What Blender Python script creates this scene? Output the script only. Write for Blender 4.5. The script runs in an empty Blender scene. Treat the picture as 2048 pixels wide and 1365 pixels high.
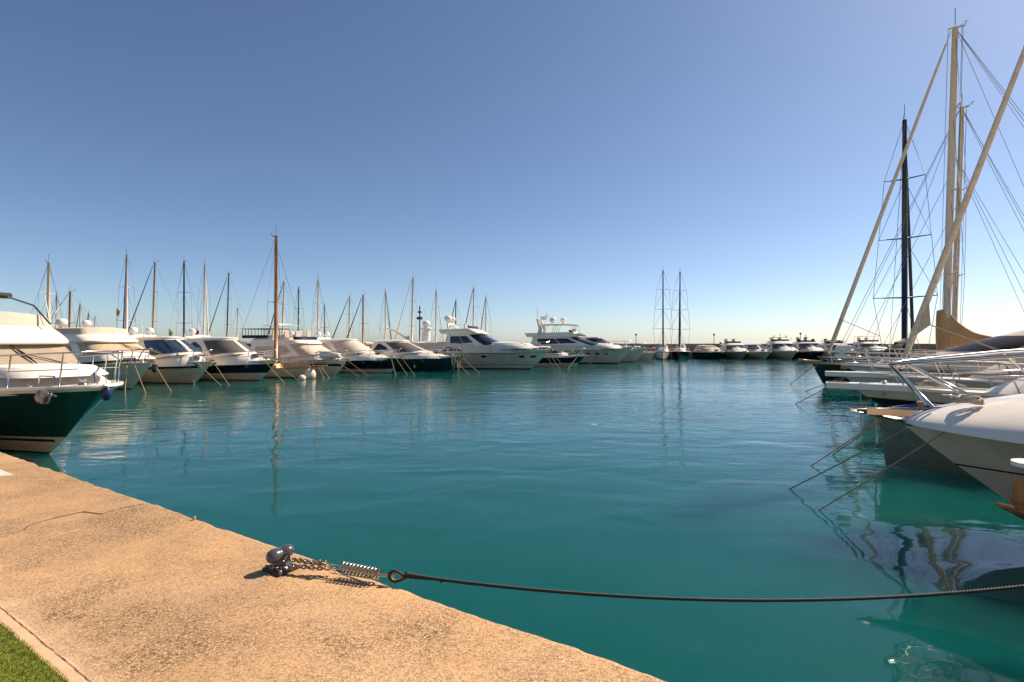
import bpy, math, random
from mathutils import Vector, Matrix
R = math.radians
sc = bpy.context.scene
col = sc.collection
random.seed(7)
CZ, HY, F = 3.0, 682.0, 1024.0          # eye height, horizon row, focal length (in 2048 px units)

# ------------------------------------------------------------------ camera, sky, sun, exposure
cam_d = bpy.data.cameras.new('camera'); cam = bpy.data.objects.new('camera', cam_d); col.objects.link(cam)
cam.location = (0, 0, CZ); cam.rotation_euler = (R(90), 0, 0)
cam_d.sensor_width = 36; cam_d.lens = 18; cam_d.clip_start = .1; cam_d.clip_end = 12000
sc.camera = cam
SUN_AZ, SUN_EL = 62.0, 43.0             # degrees clockwise from straight ahead, degrees up
w = bpy.data.worlds.new('World'); sc.world = w; w.use_nodes = True
nt = w.node_tree; bg = nt.nodes['Background']
sky = nt.nodes.new('ShaderNodeTexSky'); sky.sky_type = 'NISHITA'; sky.sun_disc = False
sky.sun_elevation = R(SUN_EL); sky.sun_rotation = R(SUN_AZ)
sky.altitude = 0; sky.air_density = .72; sky.dust_density = .5; sky.ozone_density = 3.0
nt.links.new(sky.outputs[0], bg.inputs[0]); bg.inputs[1].default_value = .078
sl = bpy.data.lights.new('sun', 'SUN'); sl.energy = 4.9; sl.angle = R(.5); sl.color = (1, .84, .66)
so = bpy.data.objects.new('sun', sl); col.objects.link(so)
sd = Vector((math.sin(R(SUN_AZ))*math.cos(R(SUN_EL)), math.cos(R(SUN_AZ))*math.cos(R(SUN_EL)), math.sin(R(SUN_EL))))
so.rotation_euler = (-sd).to_track_quat('-Z', 'Y').to_euler()
sc.view_settings.view_transform = 'Standard'; sc.view_settings.look = 'None'
sc.view_settings.exposure = 0.70; sc.view_settings.gamma = 1
sc.cycles.max_bounces = 6; sc.cycles.caustics_reflective = False

def at(px, py, Y): return Vector(((px-1024)/F*Y, Y, CZ-(py-HY)/F*Y))
def W(px, py, z=0):
    Y = (CZ-z)*F/(py-HY); return Vector(((px-1024)/F*Y, Y, z))

# ------------------------------------------------------------------ materials
M = {}
def mat(name, base, rough=.4, metal=0, var=0, vscale=6, bump=0, bscale=40, coat=0, spec=.5, stretch=None):
    m = bpy.data.materials.new(name); m.use_nodes = True; n = m.node_tree; b = n.nodes['Principled BSDF']
    b.inputs['Base Color'].default_value = (*base, 1); b.inputs['Roughness'].default_value = rough
    b.inputs['Metallic'].default_value = metal; b.inputs['Specular IOR Level'].default_value = spec
    if coat: b.inputs['Coat Weight'].default_value = coat; b.inputs['Coat Roughness'].default_value = .05
    if var or bump:
        tc = n.nodes.new('ShaderNodeTexCoord'); mp = n.nodes.new('ShaderNodeMapping')
        n.links.new(tc.outputs['Object'], mp.inputs[0])
        if stretch: mp.inputs['Scale'].default_value = stretch
    if var:
        t = n.nodes.new('ShaderNodeTexNoise'); t.inputs['Scale'].default_value = vscale; t.inputs['Detail'].default_value = 5
        n.links.new(mp.outputs[0], t.inputs[0])
        cr = n.nodes.new('ShaderNodeValToRGB'); n.links.new(t.outputs[0], cr.inputs[0])
        cr.color_ramp.elements[0].position = .35; cr.color_ramp.elements[1].position = .68
        cr.color_ramp.elements[0].color = (*[c*(1-var) for c in base], 1)
        cr.color_ramp.elements[1].color = (*[min(1, c*(1+var*.5)) for c in base], 1)
        n.links.new(cr.outputs[0], b.inputs['Base Color'])
        rr = n.nodes.new('ShaderNodeMapRange'); rr.inputs[3].default_value = max(.03, rough*.75); rr.inputs[4].default_value = min(1, rough*1.3)
        n.links.new(t.outputs[0], rr.inputs[0]); n.links.new(rr.outputs[0], b.inputs['Roughness'])
    if bump:
        t2 = n.nodes.new('ShaderNodeTexNoise'); t2.inputs['Scale'].default_value = bscale; t2.inputs['Detail'].default_value = 4
        n.links.new(mp.outputs[0], t2.inputs[0])
        bp = n.nodes.new('ShaderNodeBump'); bp.inputs['Strength'].default_value = 1; bp.inputs['Distance'].default_value = bump
        n.links.new(t2.outputs[0], bp.inputs['Height']); n.links.new(bp.outputs[0], b.inputs['Normal'])
    M[name] = m; return m
mat('hull_sage', (.17, .19, .14), .3, var=.15)
mat('canvas_taupe', (.33, .26, .19), .85, var=.12, vscale=3, bump=.02, bscale=2.5)
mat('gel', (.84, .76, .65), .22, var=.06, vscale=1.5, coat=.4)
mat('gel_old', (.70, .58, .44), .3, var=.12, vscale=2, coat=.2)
mat('nonskid', (.70, .66, .60), .65, var=.10, vscale=3, bump=.002, bscale=120)
mat('nonskid_tan', (.66, .57, .47), .65, var=.12, vscale=3)
mat('navy', (.006, .010, .022), .12, coat=.6, var=.2)
mat('blackhull', (.008, .008, .011), .14, coat=.6, var=.2)
mat('green_dark', (.010, .040, .028), .12, coat=.6, var=.2)
mat('grey_dark', (.05, .055, .06), .3)
mat('antifoul', (.012, .014, .018), .6, var=.3)
mat('antifoul_green', (.01, .09, .08), .6, var=.3)
mat('glass', (.010, .013, .017), .04, spec=.8)
mat('glass_smoke', (.022, .016, .02), .3, spec=.3)
mat('glass_blue', (.03, .05, .09), .05, spec=.8)
mat('sail_tan', (.90, .62, .36), .8, var=.1)
mat('canvas_tan', (.52, .38, .25), .85, var=.16, vscale=3, bump=.02, bscale=2.5)
mat('canvas_beige', (.55, .46, .37), .85, var=.12, vscale=3, bump=.02, bscale=3)
mat('canvas_cover', (.50, .28, .12), .85, var=.2, vscale=2, bump=.06, bscale=1.6, stretch=(1, 1, .35))
mat('canvas_white', (.74, .70, .64), .8, var=.1, bump=.02, bscale=3)
mat('canvas_blue', (.01, .05, .22), .8, var=.25, bump=.01, bscale=4)
mat('canvas_dark', (.022, .03, .03), .85, var=.25)
mat('canvas_grey', (.10, .09, .085), .8, var=.15)
mat('furl', (.88, .66, .45), .7, var=.15, vscale=6)
mat('steel', (.62, .60, .57), .18, metal=1)
mat('chain_steel', (.40, .33, .24), .28, metal=1, var=.35, vscale=60)
mat('galv', (.30, .27, .23), .38, metal=.8, var=.3, vscale=20)
mat('rust', (.34, .17, .07), .5, metal=.35, var=.5, vscale=9, bump=.004, bscale=30)
mat('alu', (.80, .62, .44), .45, var=.08)
mat('wire', (.22, .19, .16), .55)
mat('steel_warm', (.62, .50, .38), .28, metal=1)
mat('alu_white', (.62, .56, .48), .4, var=.06)
mat('mast_dark', (.018, .018, .022), .35, coat=.3)
mat('wood', (.42, .17, .04), .3, var=.35, vscale=5, coat=.6, stretch=(1, 1, .15))
mat('wood_light', (.50, .27, .10), .4, var=.3, vscale=5, stretch=(.3, 2, 2))
mat('teak', (.36, .25, .16), .7, var=.25, vscale=6, stretch=(.3, 4, 1))
mat('rope', (.44, .30, .18), .85, var=.25, vscale=30, bump=.004, bscale=90)
mat('rope_pale', (.55, .46, .34), .85, var=.2, vscale=30, bump=.004, bscale=90)
mat('rope_black', (.006, .005, .005), .6, var=.5, vscale=80)
mat('rope_yellow', (.50, .38, .06), .8, var=.3, vscale=20)
mat('plastic_white', (.74, .72, .68), .35, var=.05)
mat('plastic_black', (.015, .015, .015), .45)
mat('fender_blue', (.006, .018, .075), .4)
mat('fender_white', (.72, .56, .42), .45, var=.12, vscale=4)
mat('flag_orange', (.75, .25, .03), .8); mat('flag_red', (.5, .03, .03), .8); mat('flag_yellow', (.8, .5, .04), .8)
mat('bollard_paint', (.075, .070, .075), .22, coat=.5, var=.25, vscale=12, bump=.003, bscale=14)
mat('bollard_base', (.035, .032, .030), .5, var=.5, vscale=20, bump=.003, bscale=30)
mat('brass', (.42, .24, .07), .45, metal=.6, var=.3, vscale=30)
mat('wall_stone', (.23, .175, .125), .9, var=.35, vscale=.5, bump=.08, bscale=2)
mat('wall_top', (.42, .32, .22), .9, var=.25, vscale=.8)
mat('letter', (.03, .03, .035), .5)
mat('stone_pale', (.55, .42, .28), .8, var=.4, vscale=60)
mat('feather', (.30, .18, .10), .8, var=.5, vscale=60); mat('feather_white', (.75, .72, .66), .8)

# ------------------------------------------------------------------ mesh helpers
class MB:
    def __init__(s): s.v = []; s.f = []; s.m = []; s.sm = []
    def quad(s, pts, mi=0, smooth=False):
        i = len(s.v); s.v += [tuple(p) for p in pts]; s.f.append(tuple(range(i, i+len(pts)))); s.m.append(mi); s.sm.append(smooth)
    def grid(s, rows, mi=0, smooth=True, closed=False, mfun=None, flip=False):
        i0 = len(s.v); n = len(rows[0])
        for r in rows: s.v += [tuple(p) for p in r]
        for a in range(len(rows)-1):
            for b in range(n if closed else n-1):
                c = (b+1) % n
                q = (i0+a*n+b, i0+a*n+c, i0+(a+1)*n+c, i0+(a+1)*n+b)
                s.f.append(q[::-1] if flip else q); s.m.append(mfun(a, b) if mfun else mi); s.sm.append(smooth)
    def box(s, lo, hi, mi=0, T=None):
        x0, y0, z0 = lo; x1, y1, z1 = hi
        p = [Vector(q) for q in ((x0,y0,z0),(x1,y0,z0),(x1,y1,z0),(x0,y1,z0),(x0,y0,z1),(x1,y0,z1),(x1,y1,z1),(x0,y1,z1))]
        if T: p = [T @ q for q in p]
        i = len(s.v); s.v += [tuple(q) for q in p]
        for q in ((0,3,2,1),(4,5,6,7),(0,1,5,4),(1,2,6,5),(2,3,7,6),(3,0,4,7)):
            s.f.append(tuple(i+k for k in q)); s.m.append(mi); s.sm.append(False)
    def tube(s, pts, r, seg=6, mi=0, cap=True, flat=1.0):
        pts = [Vector(p) for p in pts]; n = len(pts)
        rr = r if isinstance(r, (list, tuple)) else [r]*n
        rows = []; up = None
        for k, p in enumerate(pts):
            t = (pts[min(k+1, n-1)]-pts[max(k-1, 0)])
            if t.length < 1e-9: t = Vector((0,0,1))
            t.normalize()
            if up is None: up = Vector((0,0,1)) if abs(t.z) < .9 else Vector((1,0,0))
            a = t.cross(up); a.normalize(); b = a.cross(t); up = b
            rows.append([p + (a*math.cos(2*math.pi*j/seg) + b*math.sin(2*math.pi*j/seg)*flat)*rr[k] for j in range(seg)])
        s.grid(rows, mi, True, True)
        if cap:
            i0 = len(s.v)-n*seg
            s.f.append(tuple(range(i0, i0+seg))); s.m.append(mi); s.sm.append(False)
            s.f.append(tuple(range(i0+(n-1)*seg, i0+n*seg))[::-1]); s.m.append(mi); s.sm.append(False)
    def lathe(s, prof, c=(0,0,0), seg=16, mi=0, T=None):
        rows = []
        for r, z in prof:
            row = [Vector((r*math.cos(2*math.pi*j/seg), r*math.sin(2*math.pi*j/seg), z)) for j in range(seg)]
            if T: row = [T @ q for q in row]
            rows.append([q+Vector(c) for q in row])
        s.grid(rows, mi, True, True, flip=False)
    def loft_solid(s, secs, mi=0, smooth=True):
        n = len(secs[0]); i0 = len(s.v); s.grid(secs, mi, smooth, True)
        k = len(secs)
        s.f.append(tuple(range(i0, i0+n))[::-1]); s.m.append(mi); s.sm.append(False)
        s.f.append(tuple(range(i0+(k-1)*n, i0+k*n))); s.m.append(mi); s.sm.append(False)
    def build(s, name, mats, parent=None, bevel=0, label=None):
        me = bpy.data.meshes.new(name); me.from_pydata(s.v, [], s.f)
        if not isinstance(mats, (list, tuple)): mats = [mats]
        for m in mats: me.materials.append(M[m] if isinstance(m, str) else m)
        me.polygons.foreach_set('material_index', s.m); me.polygons.foreach_set('use_smooth', s.sm)
        me.update()
        o = bpy.data.objects.new(name, me); col.objects.link(o)
        if parent: o.parent = parent
        if bevel:
            bm_ = o.modifiers.new('bevel', 'BEVEL'); bm_.width = bevel; bm_.segments = 2; bm_.limit_method = 'ANGLE'; bm_.angle_limit = R(40)
        if label: o['label'] = label
        return o
def tag(o, label=None, cat=None, group=None, kind=None):
    if label: o['label'] = label
    if cat: o['category'] = cat
    if group: o['group'] = group
    if kind: o['kind'] = kind
    return o
def empty(name, loc, rz=0):
    o = bpy.data.objects.new(name, None); o.empty_display_size = .3; col.objects.link(o)
    o.location = loc; o.rotation_euler = (0, 0, rz); return o
def lerp(a, b, t): return a+(b-a)*t

# ------------------------------------------------------------------ boats
class Hull:
    """local frame: origin at the stem on the waterline, +X bow, +Y port, aft is -X"""
    def __init__(s, L, B, rake, fb, fa, sail=False, sheer=1.6, full=3.0, wlw=.84, xp=.85, stern_taper=.0, bowpow=.85, fine=1.7, midsheer=0):
        s.L, s.B, s.rake, s.fb, s.fa, s.sheer, s.full, s.wlw, s.xp, s.st, s.bp, s.fine, s.ms = L, B, rake, fb, fa, sheer, full, wlw, xp, stern_taper, bowpow, fine, midsheer
    def zs(s, u): return s.fa+(s.fb-s.fa)*u**s.sheer - s.ms*math.sin(math.pi*u)
    def X(s, t):
        if t < 0: return t*s.rake*1.6
        return s.rake*t**s.xp
    def pt(s, u, t, side, inset=0):
        x = -s.L+u*(s.L+s.X(t)); tt = max(0, t)
        p = lerp(s.fine, s.full, tt); wd = lerp(s.wlw, 1, min(1, tt**.7))
        b = s.B/2*wd*max(0, 1-u**p)**lerp(1, s.bp, tt)*(1-s.st*(1-u)**2.2)
        if t < 0: b *= 1+t*1.5
        z = t*s.zs(u) if t >= 0 else t*1.2
        return Vector((x, side*max(0, b-inset), z))
    def us(s, n=26): return [1-(1-k/n)**1.7 for k in range(n+1)]
    def build(s, root, bands, n=26, name='hull'):
        ts = [-.3]; ms = []
        for t, m in bands:
            prev = ts[-1]; kk = 2 if t-prev > .25 else 1
            for q in range(1, kk+1): ts.append(lerp(prev, t, q/kk)); ms.append(m)
        mats = []; idx = []
        for m in ms:
            if m not in mats: mats.append(m)
            idx.append(mats.index(m))
        mb = MB()
        for side in (-1, 1):
            rows = [[s.pt(u, t, side) for u in s.us(n)] for t in ts]
            mb.grid(rows, mfun=lambda a, b: idx[a], flip=(side > 0))
        rows = [[s.pt(0, t, 1), s.pt(0, t, -1)] for t in ts]; mb.grid(rows, mfun=lambda a, b: idx[a], smooth=False)
        return mb.build(name, mats, root)
    def deck(s, root, m='nonskid', drop=.05, camber=.06, cap='gel', capw=.07, n=26):
        mb = MB(); rows = []
        for u in s.us(n):
            b = s.pt(u, 1, 1).y; x = s.pt(u, 1, 1).x; z = s.zs(u)-drop
            rows.append([Vector((x, b*.985*k, z+camber*(1-k*k)*min(1, b))) for k in (-1, -.7, -.35, 0, .35, .7, 1)])
        mb.grid(rows, flip=True); d = mb.build('deck', m, root)
        mb = MB()
        for side in (-1, 1):
            A = [s.pt(u, 1, side) + Vector((0, 0, 0)) for u in s.us(n)]
            rows = [[p+Vector((0, side*.012, -.05)) for p in A], [p+Vector((0, side*.022, -.01)) for p in A], [p+Vector((0, side*.012, .022)) for p in A],
                    [Vector((p.x, side*max(0, abs(p.y)-capw), p.z+.022)) for p in A], [Vector((p.x, side*max(0, abs(p.y)-capw), p.z-.06)) for p in A]]
            mb.grid(rows, flip=(side > 0))
        mb.build('toe_rail', cap, root)
        return d
    def u_at(s, x): return min(1, max(0, (x+s.L)/(s.L+s.rake)))
    def half(s, x): return s.pt(s.u_at(x), 1, 1).y
    def zd(s, x): return s.zs(s.u_at(x))
    def railing(s, root, x0, h=.62, hb=.72, over=-.28, r=.016, inset=.12, mid=True, step=1.2, m='steel', gap=None, lean=.22, open_=False):
        mb = MB()
        def P(x, side, k):
            u = s.u_at(x); p = s.pt(u, 1, side); hh = lerp(h, hb, u**2)
            return Vector((p.x+k*lean, side*max(.0, abs(p.y)-inset), p.z+.02+hh*k))
        xe = s.rake-.35; N = 14
        xs = [lerp(x0, xe, (q/N)) for q in range(N+1)]
        for k in ((1, .5) if mid else (1,)):
            port = [P(x, 1, k) for x in xs]; star = [P(x, -1, k) for x in xs]
            tip = Vector((s.rake+over+lean*k*.4, 0, s.fb+.02+hb*k))
            e1, e2 = port[-1], star[-1]
            if k == 1 and not open_:
                arc = []
                for q in range(1, 8):
                    a = math.pi*q/8; c = (e1+e2)/2
                    arc.append(Vector((lerp(c.x, tip.x, math.sin(a)), e1.y*math.cos(a), lerp(c.z, tip.z, math.sin(a)))))
                mb.tube([P(x0-.25, 1, .02)] + port+arc+star[::-1] + [P(x0-.25, -1, .02)], r)
            else:
                mb.tube(port, r*.7); mb.tube(star, r*.7)
        x = x0+.1
        while x < xe+.05:
            for side in (-1, 1): mb.tube([P(x, side, 0), P(x, side, 1)], r)
            x += step
        return mb.build('bow_rail', m, root)

class Cabin:
    def __init__(s, xa, xm, xf, w, z0, z1, rake=1.0, rake_a=0, taper=.12, e=.6, aft_w=.96, crown=.06, z0a=None, pw=1.0, z1a=None):
        s.__dict__.update(xa=xa, xm=xm, xf=xf, w=w, z0=z0, z1=z1, rake=rake, ra=rake_a, tp=taper, e=e, aw=aft_w, crown=crown, z0a=z0 if z0a is None else z0a, pw=pw, z1a=z1 if z1a is None else z1a)
    def S(s, u, v, off=0):
        """u in -1..1: 0 bow centre, |u|<.5 front arc, then side to the aft corner; v 0 bottom .. 1 top"""
        def raw(u, v):
            a = min(1, abs(u)); sg = -1 if u < 0 else 1
            rk = s.rake*max(0, v)**s.pw
            xf = s.xf-rk; xm = s.xm-rk*.85; xa = s.xa+s.ra*v; ww = s.w*(1-s.tp*v*abs(v))
            if a < .5:
                th = a/.5*math.pi/2; x = xm+(xf-xm)*max(0, math.cos(th))**s.e; y = ww*max(0, math.sin(th))**s.e
            else:
                k = (a-.5)/.5; x = lerp(xm, xa, k); y = ww*lerp(1, s.aw, k*k)
            f = max(0, min(1, (x-s.xa)/(s.xf-s.xa)))
            za, zb = lerp(s.z0a, s.z0, f), lerp(s.z1a, s.z1, f)
            return Vector((x, sg*y, lerp(za, zb, v)))
        p = raw(u, v)
        if off:
            e = .01
            du = raw(min(1, u+e), v)-raw(max(-1, u-e), v); dv = raw(u, v+e)-raw(u, v-e)
            n = du.cross(dv)
            if n.length > 1e-9:
                n.normalize()
                c = Vector((p.x-(s.xa+s.xm)/2, p.y, 0))
                if n.dot(c) < 0: n = -n
                p = p+n*off
        return p
    def us(s, n=16): return [-1+2*k/(2*n) for k in range(2*n+1)]
    def build(s, name, m, root, nv=5, roof=True, rear=True, n=16):
        mb = MB(); us = s.us(n)
        mb.grid([[s.S(u, v/nv) for u in us] for v in range(nv+1)], flip=False)
        top = [s.S(u, 1) for u in us]
        if roof:
            rows = []
            for k in range(n+1):
                a, b = top[k], top[-1-k]
                rows.append([Vector((lerp(a.x, b.x, j/6), lerp(a.y, b.y, j/6), lerp(a.z, b.z, j/6)+s.crown*(1-(2*j/6-1)**2)*min(1, abs(a.y)/s.w*1.2))) for j in range(7)])
            mb.grid(rows, flip=False)
        if rear: mb.quad([s.S(-1, 0), s.S(1, 0), s.S(1, 1), s.S(-1, 1)])
        return mb.build(name, m, root)
    def band(s, name, m, root, u0, u1, v0, v1, off=.012, n=14, nv=4, lean=(0, 0), label=None):
        """panel lying on the cabin skin; v0, v1 may be functions of k in 0..1; lean shifts u with v at both ends"""
        mb = MB(); rows = []
        f0 = v0 if callable(v0) else (lambda k: v0); f1 = v1 if callable(v1) else (lambda k: v1)
        for j in range(nv+1):
            row = []
            for i in range(n+1):
                k = i/n; v = lerp(f0(k), f1(k), j/nv)
                u = lerp(u0+lean[0]*j/nv, u1+lean[1]*j/nv, k); row.append(s.S(u, v, off))
            rows.append(row)
        mb.grid(rows)
        # rim back to the skin, so that the pane has thickness
        edge = rows[0]+[r[-1] for r in rows[1:]]+rows[-1][::-1][1:]+[r[0] for r in rows[::-1][1:]]
        ctr = sum(edge, Vector())/len(edge)
        inner = []
        for j in range(nv+1):
            inner.append([s.S(lerp(u0+lean[0]*j/nv, u1+lean[1]*j/nv, i/n), lerp(f0(i/n), f1(i/n), j/nv), -.01) for i in range(n+1)])
        iedge = inner[0]+[r[-1] for r in inner[1:]]+inner[-1][::-1][1:]+[r[0] for r in inner[::-1][1:]]
        mb.grid([edge, iedge], smooth=False)
        return mb.build(name, m, root, label=label)
    def slab(s, name, m, root, over=.12, th=.09, v=1, n=16, fwd=None, aft=.2, dz=0):
        """roof slab with rounded edge, overhanging the cabin top"""
        us = s.us(n); P = [s.S(u, v) for u in us]
        def off(d):
            out = []
            for u, p in zip(us, P):
                cx = (s.xa+s.xm)/2; a = min(1, abs(u)); q = Vector(p)
                if a < .5:
                    th_ = a/.5*math.pi/2; q.x += (fwd if fwd is not None else over)*math.cos(th_)*(d/over); q.y += d*math.sin(th_)*(1 if u > 0 else -1)
                else: q.y += d*(1 if u > 0 else -1); q.x -= aft*(a-.5)/.5*(d/over)
                q.z += dz
                out.append(q)
            return out
        mb = MB(); rows = [off(over*.5), off(over*.95), off(over), off(over*.9)]
        for r, z in zip(rows, (0, 0, th*.5, th)):
            for q in r: q.z += z
        mb.grid(rows); top = rows[-1]
        for tp, fl in ((rows[-1], False), (rows[0], True)):
            g = []
            for k in range(n+1):
                a, b = tp[k], tp[-1-k]
                g.append([Vector((lerp(a.x, b.x, j/6), lerp(a.y, b.y, j/6), lerp(a.z, b.z, j/6)+(0 if fl else s.crown*(1-(2*j/6-1)**2)*min(1, abs(a.y)/s.w*1.2)))) for j in range(7)])
            mb.grid(g, flip=fl)
        mb.grid([[r[0], r[-1]] for r in rows], smooth=False)
        return mb.build(name, m, root)

def radome(root, p, r=.3, m='plastic_white', stalk=.15, name='radome'):
    mb = MB(); mb.lathe([(r*.45, -stalk), (r*.4, 0), (r*.8, .02), (r*.98, .12*r/.3), (r, r*.75), (r*.9, r*1.15), (r*.6, r*1.42), (0.001, r*1.5)], p, 16)
    return mb.build(name, m, root)
def anchor(root, p, s=1.0, m='galv'):
    """plough anchor lying on the bow roller, pointing down and aft"""
    mb = MB(); p = Vector(p)
    mb.tube([p+Vector((-.75*s, 0, .10*s)), p+Vector((-.1*s, 0, .12*s)), p+Vector((.12*s, 0, .02*s)), p+Vector((.16*s, 0, -.14*s))], .028*s, 6)
    T = p+Vector((-.30*s, 0, -.42*s))
    for sd_ in (-1, 1):
        a = p+Vector((.18*s, 0, -.10*s)); b = p+Vector((.06*s, sd_*.22*s, -.22*s)); c = T; d = p+Vector((-.02*s, 0, -.26*s))
        mb.quad([a, b, c, d] if sd_ < 0 else [d, c, b, a]); mb.quad([q+Vector((.015*s, 0, .02*s)) for q in ([d, c, b, a] if sd_ < 0 else [a, b, c, d])])
    mb.box((p.x-.6*s, -.06*s, p.z+.0), (p.x+.05*s, -.04*s, p.z+.12*s)); mb.box((p.x-.6*s, .04*s, p.z+.0), (p.x+.05*s, .06*s, p.z+.12*s))
    return mb.build('anchor', m, root)
def cleat(mb, p, s=.14, ax=(1, 0, 0)):
    p = Vector(p); ax = Vector(ax)
    mb.tube([p+ax*(-s)+Vector((0, 0, .06)), p+Vector((0, 0, .05)), p+ax*s+Vector((0, 0, .06))], [.008, .016, .008], 6)
    mb.tube([p+ax*(-.04), p+ax*(-.04)+Vector((0, 0, .05))], .012); mb.tube([p+ax*.04, p+ax*.04+Vector((0, 0, .05))], .012)
def deck_gear(root, h, hatch_x=(-1.5,), zoff=0, hatch_m='glass', pale=False):
    for sd_ in (-1, 1): mb = MB(); cleat(mb, (h.rake-1.3, sd_*(h.half(h.rake-1.3)-.15), h.zd(h.rake-1.3)+.02)); mb.build('cleat', 'steel', root)
    mb = MB(); p = (h.rake-.95, 0, h.zd(h.rake-.95)-.03)
    mb.lathe([(.10, 0), (.10, .06), (.06, .08), (.055, .14), (.09, .16), (.08, .2), (.001, .21)], p, 12)
    mb.box((h.rake-.95, -.05, p[2]), (h.rake+.05, .05, p[2]+.05))
    mb.build('windlass', 'steel', root)

def ngon_hole(h, root, x0, x1, z0, z1, side, m='glass', name='porthole', n=4, round_=True):
    """pane set 6 mm proud of the topsides between local x0..x1 and z0..z1"""
    def P(x, z):
        t = z/h.zd(x); u = h.u_at(x)
        for _ in range(4): u = (x+h.L)/(h.L+h.X(t))
        q = h.pt(min(1, u), t, side); return Vector((q.x, q.y+side*.008, q.z))
    mb = MB(); N = 20; ring = []; inner = []
    for k in range(N):
        a = 2*math.pi*k/N; c, s_ = math.cos(a), math.sin(a); e = .45 if round_ else .25
        cx = abs(c)**e*(1 if c > 0 else -1); cz = abs(s_)**e*(1 if s_ > 0 else -1)
        ring.append(P((x0+x1)/2+cx*(x1-x0)/2, (z0+z1)/2+cz*(z1-z0)/2))
        inner.append(P((x0+x1)/2+cx*(x1-x0)/2*.5, (z0+z1)/2+cz*(z1-z0)/2*.5))
    mb.grid([ring, inner], closed=True, smooth=False); mb.quad(inner)
    return mb.build(name, m, root)
def strip(h, root, x0, x1, zf0, zf1, side, m, name='hull_window', n=16):
    def P(x, z):
        t = z/h.zd(x); u = min(1, (x+h.L)/(h.L+h.X(t))); q = h.pt(u, t, side); return Vector((q.x, q.y+side*.01, q.z))
    mb = MB(); mb.grid([[P(lerp(x0, x1, k/n), f(k/n)) for k in range(n+1)] for f in (zf0, lambda k: (zf0(k)+zf1(k))/2, zf1)])
    return mb.build(name, m, root)

def place(px, py, az, name):
    o = W(px, py); return empty(name, o, R(90-az))
def bimini(root, x0, x1, w, z, z0, m='canvas_white', fm='steel', curve=.12, name='bimini', th=.04):
    mb = MB(); rows = []
    for k in range(9):
        x = lerp(x0, x1, k/8); dz = -curve*(2*k/8-1)**2
        rows.append([Vector((x, lerp(-w, w, j/8), z+dz+.14*(1-(2*j/8-1)**2))) for j in range(9)])
    mb.grid(rows); mb.grid([[p-Vector((0, 0, th)) for p in r] for r in rows], flip=True)
    e = rows[0]+[r[-1] for r in rows[1:]]+rows[-1][::-1][1:]+[r[0] for r in rows[::-1][1:]]
    mb.grid([e, [p-Vector((0, 0, th)) for p in e]], smooth=False)
    mb.build(name, m, root)
    mb = MB()
    for sd_ in (-1, 1):
        xm = (x0+x1)/2
        for xa, xb in ((x0+.1, xm-.2), (x1-.1, xm+.2), (xm, xm)):
            mb.tube([(xb, sd_*w, z0), (xa, sd_*w*.98, z-.12)], .014)
    mb.build('bimini_frame', fm, root)
def fly_rows(): pass
def wiper(root, c, ua, ub, v0=.05, name='wiper', r=.022):
    mb = MB(); a = c.S(ua, v0, .06); b = c.S(ub, .60, .07)
    mb.tube([a, (a+b)/2+Vector((.03, 0, .02)), b], [r, r*.8, r*.7])
    sg = 1 if ub >= 0 else -1
    d1 = c.S(max(ub-.012, .0002) if sg > 0 else ub-.01, .97, .06); d2 = c.S(ub+.012, .22, .06); mb.tube([d1, d1.lerp(d2, .5)+Vector((.01, 0, 0)), d2], [r*.6, r*1.6, r*.6])
    return mb.build(name, 'plastic_black', root)

def hull_marks(h, root, n, x, z, side, size, m):
    """row of small unreadable registration strokes on the topsides, centred on local x, height z"""
    def P(x, z):
        t = z/h.zd(x); u = min(1, (x+h.L)/(h.L+h.X(t))); q = h.pt(u, t, side); return Vector((q.x, q.y+side*.01, q.z))
    mb = MB(); rn = random.Random(n+int(abs(x)*10)); w_ = size*.5
    for k in range(n):
        if k == 1: continue
        a = x+(k-n/2)*size*.8; z0_ = z-size*.5; z1_ = z+size*.5*rn.uniform(.6, 1)
        mb.quad([P(a, z0_), P(a+w_*rn.uniform(.4, 1), z0_), P(a+w_*rn.uniform(.4, 1), z1_), P(a, z1_)])
    return mb.build('registration_marks', m, root)

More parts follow.
